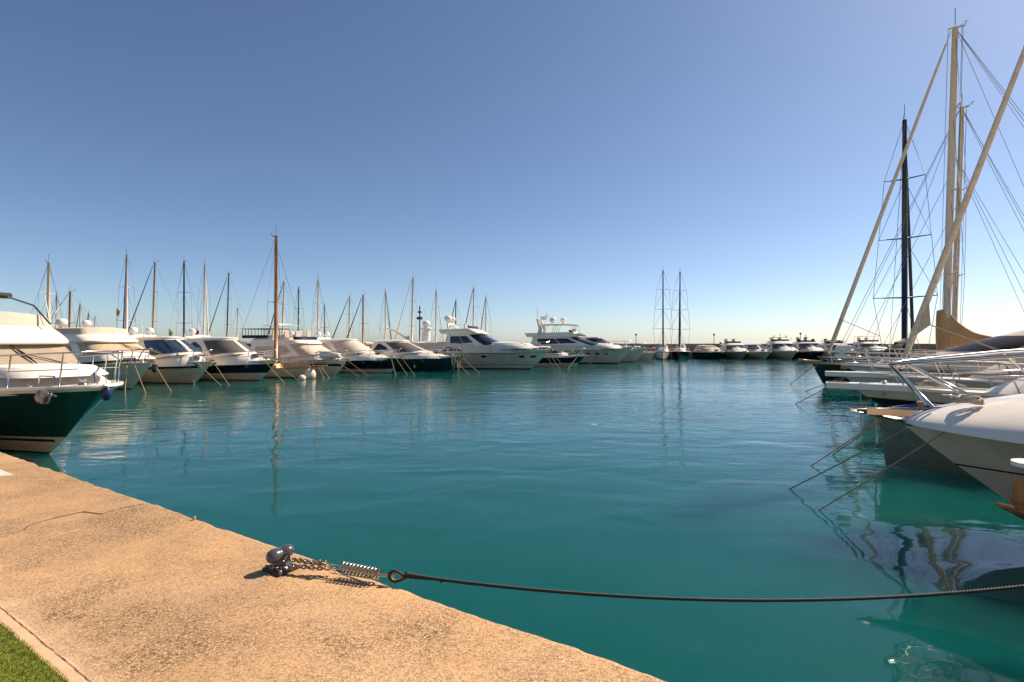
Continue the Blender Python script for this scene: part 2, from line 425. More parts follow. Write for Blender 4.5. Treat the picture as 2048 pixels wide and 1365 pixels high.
# ------------------------------------------------------------------ motor yacht kinds
def coupe(px, py, az, label, L=11.5, B=3.9, rake=1.6, fb=1.62, fa=1.1, cx=-.1, up=.3, wr=1.9, bands=None, wind='glass', cab_h=1.05, group=None, roof_m='gel', domes=2, deckm='nonskid', canvas_roof=False, side_win='glass', hatch=True, name='motor_yacht', arch=True, wsplit=1, zcab=None, rear_open=True, scale=1, fullness=3.0):
    root = place(px, py, az, name); tag(root, label, 'motor yacht', group)
    h = Hull(L, B, rake, fb, fa, full=fullness)
    h.build(root, bands or [(.0, 'antifoul'), (.06, 'grey_dark'), (.97, 'gel'), (1, 'gel')]); h.deck(root, deckm)
    zt = fb+up-.05
    c0 = Cabin(-L+3, cx-2.0, max(rake-1.0, cx+.6), B/2*.78, h.zd(-2)-.12, zt+.36, rake=max(1.0, rake-1.0-cx+.2), taper=.22, e=1.0, crown=.12, z0a=fa-.1, pw=1.3)
    c0.build('foredeck_trunk', 'gel', root, rear=False)
    z0 = zt+.3 if zcab is None else zcab
    c = Cabin(cx-6.6, cx-2.7, cx, B/2*.80, z0-.1, z0+cab_h, rake=wr, rake_a=.8, taper=.30, e=.72, crown=.14, pw=1.15, z1a=z0+cab_h*.92, z0a=fa)
    c.build('cabin', 'gel', root)
    rf = c.slab('roof', roof_m, root, over=.10, th=.07, aft=.3)
    for a, b in ((-.475, -.02), (.02, .475)) if wsplit else ((-.475, .475),):
        c.band('windscreen', wind, root, a, b, .16, .92, n=16)
    if wind.startswith('glass'):
        for ua, ub in ((-.10, -.20), (.02, -.03)): wiper(root, c, ua, ub, .12, r=.018)
    for sg in (-1, 1):
        c.band('side_window', side_win, root, sg*.53, sg*.90, lambda k: .36, lambda k: .36+.52*math.sin(math.pi*min(1, k*.85+.12))**.6, n=16)
    if hatch:
        for hx in (cx+(rake-cx)*.28,):
            v = c0.z1-.07
            mb = MB(); zz = lerp(h.zd(hx), c0.z1, .66); mb.box((hx-.3, -.3, zz-.02), (hx+.3, .3, zz+.05)); mb.build('hatch', 'glass', root, bevel=.02)
    # radar arch and domes
    if arch:
        mb = MB(); xa = cx-5.8
        pts = [Vector((xa-1.0, -B/2*.86, fa+.3)), Vector((xa-.3, -B/2*.8, z0+cab_h*.75)), Vector((xa, -B/2*.55, z0+cab_h+.12)), Vector((xa, 0, z0+cab_h+.2))]
        pts += [Vector((p.x, -p.y, p.z)) for p in pts[::-1][1:]]
        mb.tube(pts, .11, 8, flat=1.6); mb.build('radar_arch', 'gel', root)
        for k in range(domes): radome(root, (xa, (-.62, .62, 0)[k]*B/4, z0+cab_h+.38), .28)
        mb = MB(); mb.tube([(xa, .1, z0+cab_h+.2), (xa-.3, .1, z0+cab_h+2.2)], .012); mb.build('antenna', 'plastic_white', root)
    h.railing(root, cx-3.2, r=.026, hb=.75); anchor(root, (rake+.12, 0, fb-.02), .8); deck_gear(root, h)
    return root, h, c

def flyyacht(px, py, az, label, L=15, B=4.5, rake=2.6, fb=1.9, fa=1.2, bands=None, wind='glass', zl=None, cab_h=.85, fly_h=.75, xw=-2.9, fly_cover=None, wrake=1.2, group=None, deckm='nonskid', name='motor_yacht', rail=True, trunk=True, wipers=0, side='glass', sun=True, flyx=1.0, e=.55, rr=.03, wscreen=True, anch=True, cab_aft=None, bowpow=.85, full=3.0):
    root = place(px, py, az, name); tag(root, label, 'motor yacht', group)
    h = Hull(L, B, rake, fb, fa, sheer=1.4, bowpow=bowpow, full=full)
    h.build(root, bands or [(.0, 'antifoul'), (.05, 'grey_dark'), (.97, 'gel'), (1, 'gel')]); h.deck(root, deckm)
    z0 = h.zd(xw) if zl is None else zl
    if trunk:
        c0 = Cabin(-L+2, xw-.6, rake-1.2, B/2*.76, z0-.45, z0+.12, rake=1.3, taper=.16, e=.8, crown=.08, z0a=fa-.2, z1a=z0+.1)
        t = c0.build('foredeck_trunk', deckm, root, rear=False)
        mb = MB(); hz = z0+.17
        mb.box((xw+1.0, -.32, hz-.05), (xw+1.6, .32, hz+.03)); mb.build('hatch', 'glass', root, bevel=.02)
    c = Cabin(-L+2.5 if cab_aft is None else cab_aft, xw-1.9, xw, B/2*.80, z0, z0+cab_h, rake=wrake, rake_a=.3, taper=.12, e=e, crown=.05, z0a=fa+.05, z1a=z0+cab_h+.05)
    c.build('cabin', 'gel', root)
    for a, b in (((-.46, -.012), (.012, .46)) if 'glass' in wind else ((-.485, .485),)): c.band('windscreen', wind, root, a, b, .05, .96, n=26)
    for sg in (-1, 1):
        c.band('side_window', side, root, sg*.53, sg*.70, .38, .86, n=6); c.band('side_window', side, root, sg*.71, sg*.93, .38, .86, n=6)
    c.slab('roof', 'gel', root, over=.16, th=.12, fwd=.28, aft=.8)
    zf = z0+cab_h+.12
    f = Cabin(-L+3.0 if cab_aft is None else cab_aft-.5, xw-2.6, xw-wrake-.05+.2, B/2*.80, zf, zf+fly_h, rake=.8*flyx, rake_a=-.3, taper=.10, e=.6, crown=-.1, z1a=zf+fly_h*.75)
    f.build('flybridge', 'gel', root, roof=False, rear=False)
    fi = Cabin(f.xa, f.xm-.1, f.xf-.12, f.w-.08, zf, zf+fly_h-.01, rake=.8*flyx, rake_a=-.3, taper=.10, e=.6, z1a=zf+fly_h*.74)
    if fly_cover:
        fc = Cabin(-L+5.0, xw-3.2, f.xf-.75*flyx, B/2*.72, zf+fly_h*.55, zf+fly_h+.33, rake=.25, taper=.06, e=.5, crown=.1)
        fc.build('flybridge_cover', fly_cover, root)
    else:
        mb = MB(); mb.grid([[fi.S(u, 0) for u in fi.us()], [fi.S(u, 1) for u in fi.us()], [f.S(u, 1) for u in f.us()]]); mb.build('coaming', 'gel', root)
        for sx in (-.5, .5):
            mb = MB(); X = xw-3.9; mb.box((X-.3, sx*1.3-.28, zf), (X+.3, sx*1.3+.28, zf+.5)); mb.box((X-.4, sx*1.3-.28, zf+.4), (X-.26, sx*1.3+.28, zf+1.05)); mb.build('helm_seat', 'canvas_beige', root, bevel=.05)
        mb = MB(); mb.grid([[f.S(lerp(-.4, .4, k/12), 1)+Vector((0, 0, .0)) for k in range(13)], [f.S(lerp(-.4, .4, k/12), 1)+Vector((-.18, 0, .28)) for k in range(13)]]); mb.build('wind_deflector', 'glass', root)
    for k in range(wipers):
        wiper(root, c, (.17, -.05)[k], (.004, -.17)[k])
    if rail: h.railing(root, -6.5, r=rr, hb=.8, h=.7)
    if anch: anchor(root, (rake+.15, 0, fb-.02), 1.0)
    deck_gear(root, h)
    return root, h, c, f, zf

# ------------------------------------------------------------------ sailing boat
def mast_set(root, h, mx, mh, m='alu', r=.09, spread=2, spw=1.0, fore=True, furl='furl', furl_r=.05, back=True, stayr=.008, foot=None, base=None, boom=None, boom_m='canvas_beige', boom_z=1.1, rake_m=0.0, topgear=True, fore_h=1.0, parts=True):
    zb = h.zd(mx)+.1 if base is None else base
    mb = MB(); top = Vector((mx-rake_m, 0, mh))
    mb.tube([(mx, 0, zb), (mx-rake_m*.5, 0, (zb+mh)/2), top], [r, r, r*.72], 10, flat=1.0); 
    mb.box((top.x-.22*r/.09, -.03, mh-.02), (top.x+.14*r/.09, .03, mh+.05))
    mast = mb.build('mast', m, root)
    if topgear:
        g = MB(); g.tube([(top.x, 0, mh), (top.x, 0, mh+.9*r/.09*.6)], .008*r/.09+.002)
        g.tube([(top.x-.1, 0, mh+.05), (top.x-.5, 0, mh+.14)], .01); g.tube([(top.x-.5, 0, mh+.08), (top.x-.5, 0, mh+.26)], .014); g.tube([(top.x-.62, 0, mh+.26), (top.x-.36, 0, mh+.26)], .016); g.build('wind_vane', 'plastic_black', mast)
    rg = MB(); sp = MB(); bw = h.half(mx)
    prev = [Vector((mx, sd_*bw*.95, h.zd(mx))) for sd_ in (-1, 1)]; lasth = zb
    for k in range(spread):
        z = lerp(zb, mh, (k+1)/(spread+1)*1.0)
        wd = spw*(1-.18*k); x = mx-rake_m*(z-zb)/(mh-zb)
        for i, sd_ in enumerate((-1, 1)):
            tip = Vector((x-.12, sd_*wd, z+.06)); sp.tube([(x, 0, z), tip], [.028*r/.09, .016*r/.09], 5)
            rg.tube([prev[i], tip], stayr, 4)
            rg.tube([Vector((mx, sd_*bw*.9, h.zd(mx))) if k == 0 else prev[i], (x, 0, z-.05)], stayr, 4); prev[i] = tip
    for i in (0, 1): rg.tube([prev[i], top], stayr, 4)
    if spread: sp.build('spreader', m, mast)
    if back: rg.tube([top, (-h.L+.1, 0, h.fa)], stayr, 4)
    if fore:
        fx = h.rake-.35 if foot is None else foot; ft = Vector((fx, 0, h.zd(fx)+.08)); tp = Vector((lerp(mx-rake_m*fore_h, mx-rake_m*fore_h, 1)+r, 0, lerp(zb, mh, fore_h)-.15))
        if furl:
            fm = MB(); a = ft.lerp(tp, .03); b = ft.lerp(tp, .965)
            fm.tube([a, ft.lerp(tp, .08), ft.lerp(tp, .4), ft.lerp(tp, .8), b], [furl_r*.5, furl_r*1.15, furl_r*1.05, furl_r*.75, furl_r*.45], 8)
            fm.build('furled_genoa', furl, root)
            d = MB(); d.lathe([(.001, 0), (furl_r*2, 0), (furl_r*2, .05), (furl_r, .06), (furl_r, .13), (furl_r*2, .14), (furl_r*2, .18), (.001, .18)], ft+Vector((0, 0, .02)), 10); d.build('furling_drum', 'plastic_black', root)
        rg.tube([ft, tp], stayr*1.2, 4)
    rg.build('rigging', 'wire', root)
    if boom:
        bz = zb+boom_z-.1; bl = boom
        b = MB(); b.tube([(mx-r, 0, bz), (mx-bl, 0, bz+.05)], .07, 8); bo = b.build('boom', m, root)
        cv = MB(); secs = []
        for k in range(9):
            t = k/8; x = lerp(mx-.05, mx-bl+.1, t); hh = lerp(.55, .2, t**.6); ww = lerp(.16, .1, t)
            secs.append([Vector((x, ww*math.cos(a), bz+.03+hh*.45+hh*.55*math.sin(a)*(1 if math.sin(a) > 0 else .9))) for a in [2*math.pi*j/10 for j in range(10)]])
        cv.loft_solid(secs); cv.build('sail_cover', boom_m, root)
    return mast
def sailboat(pos, az, label, mast_h, L=10.5, B=3.3, mlocal=-3.6, hullm='gel', m='alu', spread=2, furl='furl', boom_m='canvas_beige', group=None, r=.09, spw=.9, lean=0, stripe='canvas_blue', sprayhood='canvas_beige', fb=1.15, stayr=.012, simple=False, furl_r=.06, at_mast=True, back=True):
    d = Vector((math.sin(R(az)), math.cos(R(az)), 0))
    o = Vector((pos[0], pos[1], 0)) - (d*mlocal if at_mast else Vector())
    root = empty('sailing_boat', o, R(90-az)); tag(root, label, 'sailing boat', group)
    h = Hull(L, B, 1.0, fb, fb*.85, full=2.4, wlw=.8, stern_taper=.3, bowpow=1.0, fine=1.9, midsheer=.05)
    h.build(root, [(0, 'antifoul'), (.08, stripe), (.84, hullm), (.9, stripe), (1, hullm)], n=16); h.deck(root, 'nonskid_tan', n=16)
    c = Cabin(-L*.68, -3.0, -1.6, B/2*.55, fb*.85, fb+.36, rake=.7, taper=.2, e=.8, crown=.08); c.build('coachroof', 'gel', root)
    for sg in (-1, 1): c.band('cabin_window', 'glass', root, sg*.5, sg*.92, .4, .78, n=6)
    if sprayhood:
        s_ = Cabin(-L*.74, -L*.66, -L*.58, B/2*.5, fb+.2, fb+.95, rake=.5, taper=.3, e=.6, crown=.1); s_.build('sprayhood', sprayhood, root)
    mast_set(root, h, mlocal, mast_h, m, r=r, spread=spread, furl=furl, boom=L*.38, boom_m=boom_m, base=fb+.3, spw=spw, stayr=stayr, rake_m=lean, furl_r=furl_r, back=back)
    h.railing(root, -L*.9, h=.55, hb=.6, r=.012, step=1.8)
    return root, h

# =================================================================== SETTING
# water
def water_mat():
    m = bpy.data.materials.new('water'); m.use_nodes = True; n = m.node_tree; b = n.nodes['Principled BSDF']
    b.inputs['Roughness'].default_value = .015; b.inputs['IOR'].default_value = 1.333
    b.inputs['Base Color'].default_value = (.003, .078, .074, 1)
    b.inputs['Subsurface Weight'].default_value = 1; b.inputs['Subsurface Radius'].default_value = (.6, 1.0, 1.0); b.inputs['Subsurface Scale'].default_value = 14.0
    geo = n.nodes.new('ShaderNodeNewGeometry')
    def noise(scale, sx, sy, detail, dist=0, rot=0):
        mp = n.nodes.new('ShaderNodeMapping'); mp.inputs['Scale'].default_value = (sx, sy, 1); mp.inputs['Rotation'].default_value = (0, 0, R(rot))
        n.links.new(geo.outputs['Position'], mp.inputs[0])
        t = n.nodes.new('ShaderNodeTexNoise'); t.inputs['Scale'].default_value = scale; t.inputs['Detail'].default_value = detail; t.inputs['Distortion'].default_value = dist
        n.links.new(mp.outputs[0], t.inputs[0]); return t.outputs[0]
    def math_(op, a, b_):
        q = n.nodes.new('ShaderNodeMath'); q.operation = op
        for i, x in enumerate((a, b_)):
            if isinstance(x, (int, float)): q.inputs[i].default_value = x
            else: n.links.new(x, q.inputs[i])
        return q.outputs[0]
    swell = math_('MULTIPLY', noise(.45, 1, 1.7, 1.5, .5, 12), .042)
    rip = math_('MULTIPLY', noise(2.2, .7, 1.6, 3, .3, -8), .016)
    fine = math_('MULTIPLY', noise(7, .5, 1.6, 2, 0, 5), .0032)
    patch = n.nodes.new('ShaderNodeMapRange'); n.links.new(noise(.05, .6, 1.4, 2, 0, 0), patch.inputs[0])
    patch.inputs[1].default_value = .35; patch.inputs[2].default_value = .65; patch.inputs[3].default_value = .25; patch.inputs[4].default_value = 1.3
    sx = n.nodes.new('ShaderNodeSeparateXYZ'); n.links.new(geo.outputs['Position'], sx.inputs[0])
    far = n.nodes.new('ShaderNodeMapRange'); n.links.new(sx.outputs[1], far.inputs[0])     # open basin is more ruffled than the lee of the quay
    far.inputs[1].default_value = 6; far.inputs[2].default_value = 26; far.inputs[3].default_value = .13; far.inputs[4].default_value = 1.6
    rf = math_('MULTIPLY', math_('ADD', rip, fine), math_('MULTIPLY', patch.outputs[0], far.outputs[0]))
    hgt = math_('ADD', swell, rf)
    bp = n.nodes.new('ShaderNodeBump'); bp.inputs['Strength'].default_value = 1; bp.inputs['Distance'].default_value = 1
    n.links.new(hgt, bp.inputs['Height']); n.links.new(bp.outputs[0], b.inputs['Normal'])
    return m
mb = MB(); mb.quad([(-4000, -60, 0), (4000, -60, 0), (4000, 7000, 0), (-4000, 7000, 0)]); wt = mb.build('water', water_mat()); tag(wt, kind='structure')

# quay the photographer stands on: edge through two points
E0 = Vector((-7.8*1.0, 7.81, 1.3)); E1 = Vector((.774, 2.55, 1.3)); ed = (E1-E0).normalized(); en = Vector((ed.y, -ed.x, 0))   # en points inland
if en.y > 0: en = -en
def D(px, py, z=1.3): return W(px, py, z)
S0, S1 = D(0, 1215), D(182, 1365); sdv = (S1-S0).normalized(); sn = Vector((sdv.y, -sdv.x, 0)); sn = sn if sn.dot(en) > 0 else -sn
def quay_mat():
    m = bpy.data.materials.new('quay_concrete'); m.use_nodes = True; n = m.node_tree; b = n.nodes['Principled BSDF']
    b.inputs['Roughness'].default_value = .85; b.inputs['Specular IOR Level'].default_value = .25
    geo = n.nodes.new('ShaderNodeNewGeometry')
    def noise(scale, detail=4, rough=.5, sx=1, sy=1, rot=0):
        mp = n.nodes.new('ShaderNodeMapping'); mp.inputs['Scale'].default_value = (sx, sy, 1); mp.inputs['Rotation'].default_value = (0, 0, rot)
        n.links.new(geo.outputs['Position'], mp.inputs[0])
        t = n.nodes.new('ShaderNodeTexNoise'); t.inputs['Scale'].default_value = scale; t.inputs['Detail'].default_value = detail; t.inputs['Roughness'].default_value = rough
        n.links.new(mp.outputs[0], t.inputs[0]); return t.outputs[0]
    def ramp(src, stops):
        c = n.nodes.new('ShaderNodeValToRGB'); n.links.new(src, c.inputs[0])
        while len(c.color_ramp.elements) < len(stops): c.color_ramp.elements.new(.5)
        for e, (p, cc) in zip(c.color_ramp.elements, stops): e.position = p; e.color = (*cc, 1)
        return c.outputs[0]
    def mix(f, a, c, mode='MIX'):
        q = n.nodes.new('ShaderNodeMix'); q.data_type = 'RGBA'; q.blend_type = mode
        for i, x in ((0, f), (6, a), (7, c)):
            if isinstance(x, float): q.inputs[i].default_value = x
            elif isinstance(x, tuple): q.inputs[i].default_value = (*x, 1)
            else: n.links.new(x, q.inputs[i])
        return q.outputs[2]
    base = ramp(noise(.8, 6, .6), [(.3, (.50, .305, .150)), (.5, (.57, .350, .182)), (.72, (.55, .36, .21))])
    vor = n.nodes.new('ShaderNodeTexVoronoi'); vor.inputs['Scale'].default_value = 78; mp = n.nodes.new('ShaderNodeMapping')
    n.links.new(geo.outputs['Position'], mp.inputs[0]); n.links.new(mp.outputs[0], vor.inputs[0])
    hs = n.nodes.new('ShaderNodeSeparateColor'); n.links.new(vor.outputs['Color'], hs.inputs[0])
    peb = ramp(hs.outputs[0], [(0, (.26, .15, .06)), (.2, (.50, .305, .145)), (.6, (.60, .38, .20)), (.9, (.74, .52, .31)), (1, (.20, .115, .05))])
    gap = n.nodes.new('ShaderNodeMapRange'); n.links.new(vor.outputs['Distance'], gap.inputs[0]); gap.inputs[1].default_value = .25; gap.inputs[2].default_value = .62; gap.inputs[3].default_value = 1; gap.inputs[4].default_value = .55
    peb2 = mix(1.0, peb, gap.outputs[0], 'MULTIPLY')
    mask = n.nodes.new('ShaderNodeMapRange'); n.links.new(noise(.9, 5, .65), mask.inputs[0]); mask.inputs[1].default_value = .42; mask.inputs[2].default_value = .58; mask.inputs[3].default_value = .14; mask.inputs[4].default_value = .95
    c1 = mix(mask.outputs[0], base, peb2)
    pits = n.nodes.new('ShaderNodeMapRange'); n.links.new(noise(26, 4, .7, 1, 2.2, .6), pits.inputs[0]); pits.inputs[1].default_value = .33; pits.inputs[2].default_value = .42; pits.inputs[3].default_value = .55; pits.inputs[4].default_value = 1
    c2 = mix(1.0, c1, pits.outputs[0], 'MULTIPLY')
    spk = n.nodes.new('ShaderNodeMapRange'); n.links.new(noise(95, 3, .7), spk.inputs[0]); spk.inputs[1].default_value = .36; spk.inputs[2].default_value = .50; spk.inputs[3].default_value = .58; spk.inputs[4].default_value = 1.0
    c3 = mix(1.0, c2, spk.outputs[0], 'MULTIPLY')
    stain = n.nodes.new('ShaderNodeMapRange'); n.links.new(noise(.35, 5, .6), stain.inputs[0]); stain.inputs[1].default_value = .35; stain.inputs[2].default_value = .7; stain.inputs[3].default_value = .80; stain.inputs[4].default_value = 1.14
    c4a = mix(1.0, c3, stain.outputs[0], 'MULTIPLY')
    wear = n.nodes.new('ShaderNodeMapRange'); n.links.new(noise(1.7, 6, .7, 1, 3, .55), wear.inputs[0]); wear.inputs[1].default_value = .56; wear.inputs[2].default_value = .72; wear.inputs[3].default_value = 0; wear.inputs[4].default_value = .55
    c4b = mix(wear.outputs[0], c4a, (.47, .30, .20))
    scr = n.nodes.new('ShaderNodeMapRange'); n.links.new(noise(6, 5, .75, .5, 5, .5), scr.inputs[0]); scr.inputs[1].default_value = .24; scr.inputs[2].default_value = .34; scr.inputs[3].default_value = .62; scr.inputs[4].default_value = 1
    c4c = mix(1.0, c4b, scr.outputs[0], 'MULTIPLY')
    vm = n.nodes.new('ShaderNodeVectorMath'); vm.operation = 'SUBTRACT'; n.links.new(geo.outputs['Position'], vm.inputs[0]); vm.inputs[1].default_value = S0
    vd = n.nodes.new('ShaderNodeVectorMath'); vd.operation = 'DOT_PRODUCT'; n.links.new(vm.outputs[0], vd.inputs[0]); vd.inputs[1].default_value = sn
    ad = n.nodes.new('ShaderNodeMath'); ad.operation = 'MULTIPLY_ADD'; n.links.new(noise(5, 5, .7), ad.inputs[0]); ad.inputs[1].default_value = .45; n.links.new(vd.outputs['Value'], ad.inputs[2])
    cem = n.nodes.new('ShaderNodeMapRange'); n.links.new(ad.outputs[0], cem.inputs[0]); cem.inputs[1].default_value = .06; cem.inputs[2].default_value = .24; cem.inputs[3].default_value = 0; cem.inputs[4].default_value = .85
    c4 = mix(cem.outputs[0], c4c, (.60, .40, .235)); n.links.new(c4, b.inputs['Base Color'])
    hm = n.nodes.new('ShaderNodeMath'); hm.operation = 'MULTIPLY'; n.links.new(gap.outputs[0], hm.inputs[0]); n.links.new(mask.outputs[0], hm.inputs[1])
    ha = n.nodes.new('ShaderNodeMath'); ha.operation = 'ADD'; n.links.new(hm.outputs[0], ha.inputs[0]); n.links.new(pits.outputs[0], ha.inputs[1])
    hb = n.nodes.new('ShaderNodeMath'); hb.operation = 'ADD'; n.links.new(ha.outputs[0], hb.inputs[0]); n.links.new(spk.outputs[0], hb.inputs[1])
    bp = n.nodes.new('ShaderNodeBump'); bp.inputs['Strength'].default_value = .9; bp.inputs['Distance'].default_value = .004
    n.links.new(hb.outputs[0], bp.inputs['Height']); n.links.new(bp.outputs[0], b.inputs['Normal'])
    return m
from mathutils import noise as mn
def quay_pt(a, d, z=0):      # a metres along the edge from E0, d metres inland
    return Vector((E0.x+ed.x*a+en.x*d, E0.y+ed.y*a+en.y*d, 1.3+z))
def edge_wob(a):
    w_ = .022*mn.noise(Vector((a*1.1, 3, 0)))+.012*mn.noise(Vector((a*5, 9, 0)))+.006*mn.noise(Vector((a*19, 1, 0)))
    notch = [(7.72, .05, .12), (6.0, .02, .1), (1.6, .03, .14), (3.4, .02, .08)]
    w_ -= .028
    for c, dpt, wd in notch: w_ += dpt*math.exp(-((a-c)/wd)**2)
    return w_
mb = MB(); NA = 620; rows = []
alist = [-60, -30, -15, -8]+[lerp(-4, 14, k/NA) for k in range(NA+1)]+[20, 40, 80]
dl = [(-0.0, -1.9), (-0.0, -.06), (.004, -.022), (.014, -.006), (.04, 0), (.3, 0), (1.2, 0), (4, 0), (12, 0), (60, 0)]
for d, z in dl:
    rows.append([quay_pt(a, d+(edge_wob(a) if d < .2 else 0), z+(.006*mn.noise(Vector((a*9, d*30, 2))) if -.1 < z < 0 else 0)) for a in alist])
mb.grid(rows, flip=True); q = mb.build('quay', quay_mat()); tag(q, 'pale orange concrete quay with exposed pebbles along the basin', kind='structure')
# paler cement strip, crack and turf in the near corner: lines through image points, on the deck plane
mat('cement_pale', (.62, .41, .24), .85, var=.2, vscale=5, bump=.003, bscale=40)
mat('turf', (.21, .25, .018), .9, var=.45, vscale=40, bump=.01, bscale=160)
mat('crack_dark', (.12, .07, .04), .95)
mb = MB(); rows = []
al = [lerp(-6, 4, k/300) for k in range(301)]
for j, d in enumerate((-.012, .03, .07)):
    rows.append([S0+sdv*a+sn*(d+(.016*mn.noise(Vector((a*4, j*5, 0)))+.01*mn.noise(Vector((a*13, j*3, 1))) if j != 1 else 0))+Vector((0, 0, .003)) for a in al])
mb.grid(rows); tag(mb.build('path', 'cement_pale'), kind='structure')
mb = MB()
def cr(a): return .007*mn.noise(Vector((a*6, 4, 2)))+.005*mn.noise(Vector((a*22, 4, 7)))
mb.grid([[S0+sdv*a+sn*(cr(a)+w_*(.0018+.0022*mn.noise(Vector((a*17, 2, 2)))))+Vector((0, 0, .006)) for a in al] for w_ in (-1, 1)])
tag(mb.build('quay_crack', 'crack_dark'), kind='structure')
mb = MB()
cpts = [(0, 1076), (48, 1060), (60, 1050), (110, 1036), (165, 1024), (205, 1028), (250, 1015), (290, 1008)]
cp = [D(*p) for p in cpts]; fine = []
for a, b in zip(cp[:-1], cp[1:]):
    for k in range(12): fine.append(a.lerp(b, k/12)+Vector((0, .010*mn.noise((a.lerp(b, k/12))*7), 0)))
for k, (a, b) in enumerate(zip(fine[:-1], fine[1:])):
    if mn.noise(a*3.1) > -.9:
        wd = .024*(1-k/len(fine)*.6)*(.6+.8*abs(mn.noise(a*9)))
        mb.quad([a+Vector((0, -wd, .004)), b+Vector((0, -wd, .004)), b+Vector((0, wd, .004)), a+Vector((0, wd, .004))])
mb.build('quay_crack', 'crack_dark')['kind'] = 'structure'
# turf: base sheet and short blades
mb = MB(); G0 = S0+sn*.064
mb.quad([G0+sdv*-6+Vector((0, 0, .008)), G0+sdv*4+Vector((0, 0, .008)), G0+sdv*4+sn*3+Vector((0, 0, .008)), G0+sdv*-6+sn*3+Vector((0, 0, .008))])
rnd = random.Random(3)
for k in range(42000):
    a = rnd.uniform(-.9, 1.3); d = .75*rnd.random()**1.1; p = G0+sdv*a+sn*(d-.008)+Vector((0, 0, .008)); th = rnd.uniform(0, 6.28); hh = rnd.uniform(.010, .019)
    dx = Vector((math.cos(th), math.sin(th), 0)); wv = Vector((-dx.y, dx.x, 0))*.0014
    mb.quad([p-wv, p+wv, p+dx*rnd.uniform(.002, .011)+Vector((0, 0, hh))])
o = mb.build('turf', 'turf'); tag(o, 'green artificial turf in the near corner of the quay', 'turf', kind='stuff')
# white painted patch at the left edge of the quay
mat('white_paint', (.62, .54, .46), .7, var=.12, vscale=8)
mb = MB(); mb.quad([D(-60, 930)+Vector((0, 0, .004)), D(-60, 958)+Vector((0, 0, .004)), D(30, 951)+Vector((0, 0, .004)), D(3, 940)+Vector((0, 0, .004))][::1]); tag(mb.build('painted_marking', 'white_paint'), kind='structure')

# breakwater: quay deck, wall, each a thing
mb = MB(); rows = []; BY = 93.0
XL = [lerp(-170, 150, k/200) for k in range(201)]
mb.grid([[Vector((x, BY+.05*mn.noise(Vector((x*.7, 0, 0))), z)) for x in XL] for z in (-1, 1.0)], flip=False)
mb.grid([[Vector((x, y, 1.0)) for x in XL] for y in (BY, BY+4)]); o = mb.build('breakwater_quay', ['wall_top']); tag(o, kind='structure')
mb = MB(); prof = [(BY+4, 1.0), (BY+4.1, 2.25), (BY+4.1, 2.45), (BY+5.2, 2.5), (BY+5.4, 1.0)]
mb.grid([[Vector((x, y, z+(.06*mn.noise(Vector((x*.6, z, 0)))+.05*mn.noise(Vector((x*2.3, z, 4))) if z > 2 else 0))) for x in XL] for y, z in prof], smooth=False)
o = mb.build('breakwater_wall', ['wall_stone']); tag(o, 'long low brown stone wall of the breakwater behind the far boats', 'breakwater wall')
mb = MB(); rows = []
for y in range(8):
    rows.append([Vector((x, BY+5.5+y*1.1, 1.5-y*.35+.5*mn.noise(Vector((x*.9, y*1.3, 3))))) for x in XL])
mb.grid(rows, smooth=False); tag(mb.build('breakwater_rocks', 'wall_stone'), 'rubble slope on the sea side of the breakwater', 'rocks', kind='stuff')
def lamp(px, ptop, Y, label, r=.07):
    p = at(px, HY, Y); h_ = CZ-(ptop-HY)*Y/F
    root = empty('street_lamp', (p.x, Y, 1.0)); tag(root, label, 'street lamp', 'lamp posts along the breakwater')
    mb = MB(); mb.tube([(0, 0, 0), (0, 0, h_-1.2)], [r, r*.7], 8); mb.build('pole', 'mast_dark', root)
    mb = MB(); mb.lathe([(.05, -.25), (.16, -.2), (.18, .0), (.2, .03), (.12, .12), (.001, .15)], (0, 0, h_-1.15), 10); mb.build('lamp_head', 'plastic_black', root)
lamp(1428, 667, BY+3, 'dark lamp post standing left of the far navy bow')
lamp(1441, 684, BY+3.3, 'short thin lamp post just right of a taller one', .04)
lamp(1601, 665, BY+3, 'dark lamp post right beside the far big flybridge yacht')
lamp(1272, 667, BY+3, 'lamp post at the left end of the visible breakwater')
# buildings / kiosks on the breakwater quay, right side
def hut(px, top, wpx, Y, label, m='wall_stone'):
    p = at(px, HY, Y); wd = wpx/F*Y/2; zt = CZ-(top-HY)*Y/F
    root = empty('hut', (p.x, Y, 1.0)); tag(root, label, 'hut')
    mb = MB(); mb.box((-wd, -.8, 0), (wd, .8, zt-1.12)); mb.build('wall', m, root)
    mb = MB(); mb.box((-wd-.12, -.95, zt-1.12), (wd+.12, .95, zt-.98)); mb.build('roof', 'canvas_tan', root, bevel=.03)
    mb = MB(); mb.box((-wd*.25, -.83, .02), (wd*.25, -.802, (zt-1.1)*.8)); mb.build('door', 'grey_dark', root)
hut(1726, 686, 22, BY+2, 'small brown hut between the green-canopied and the tall-railed yachts')
hut(1464, 684, 7, BY+3, 'tiny brown hut on the breakwater by the second far yacht')

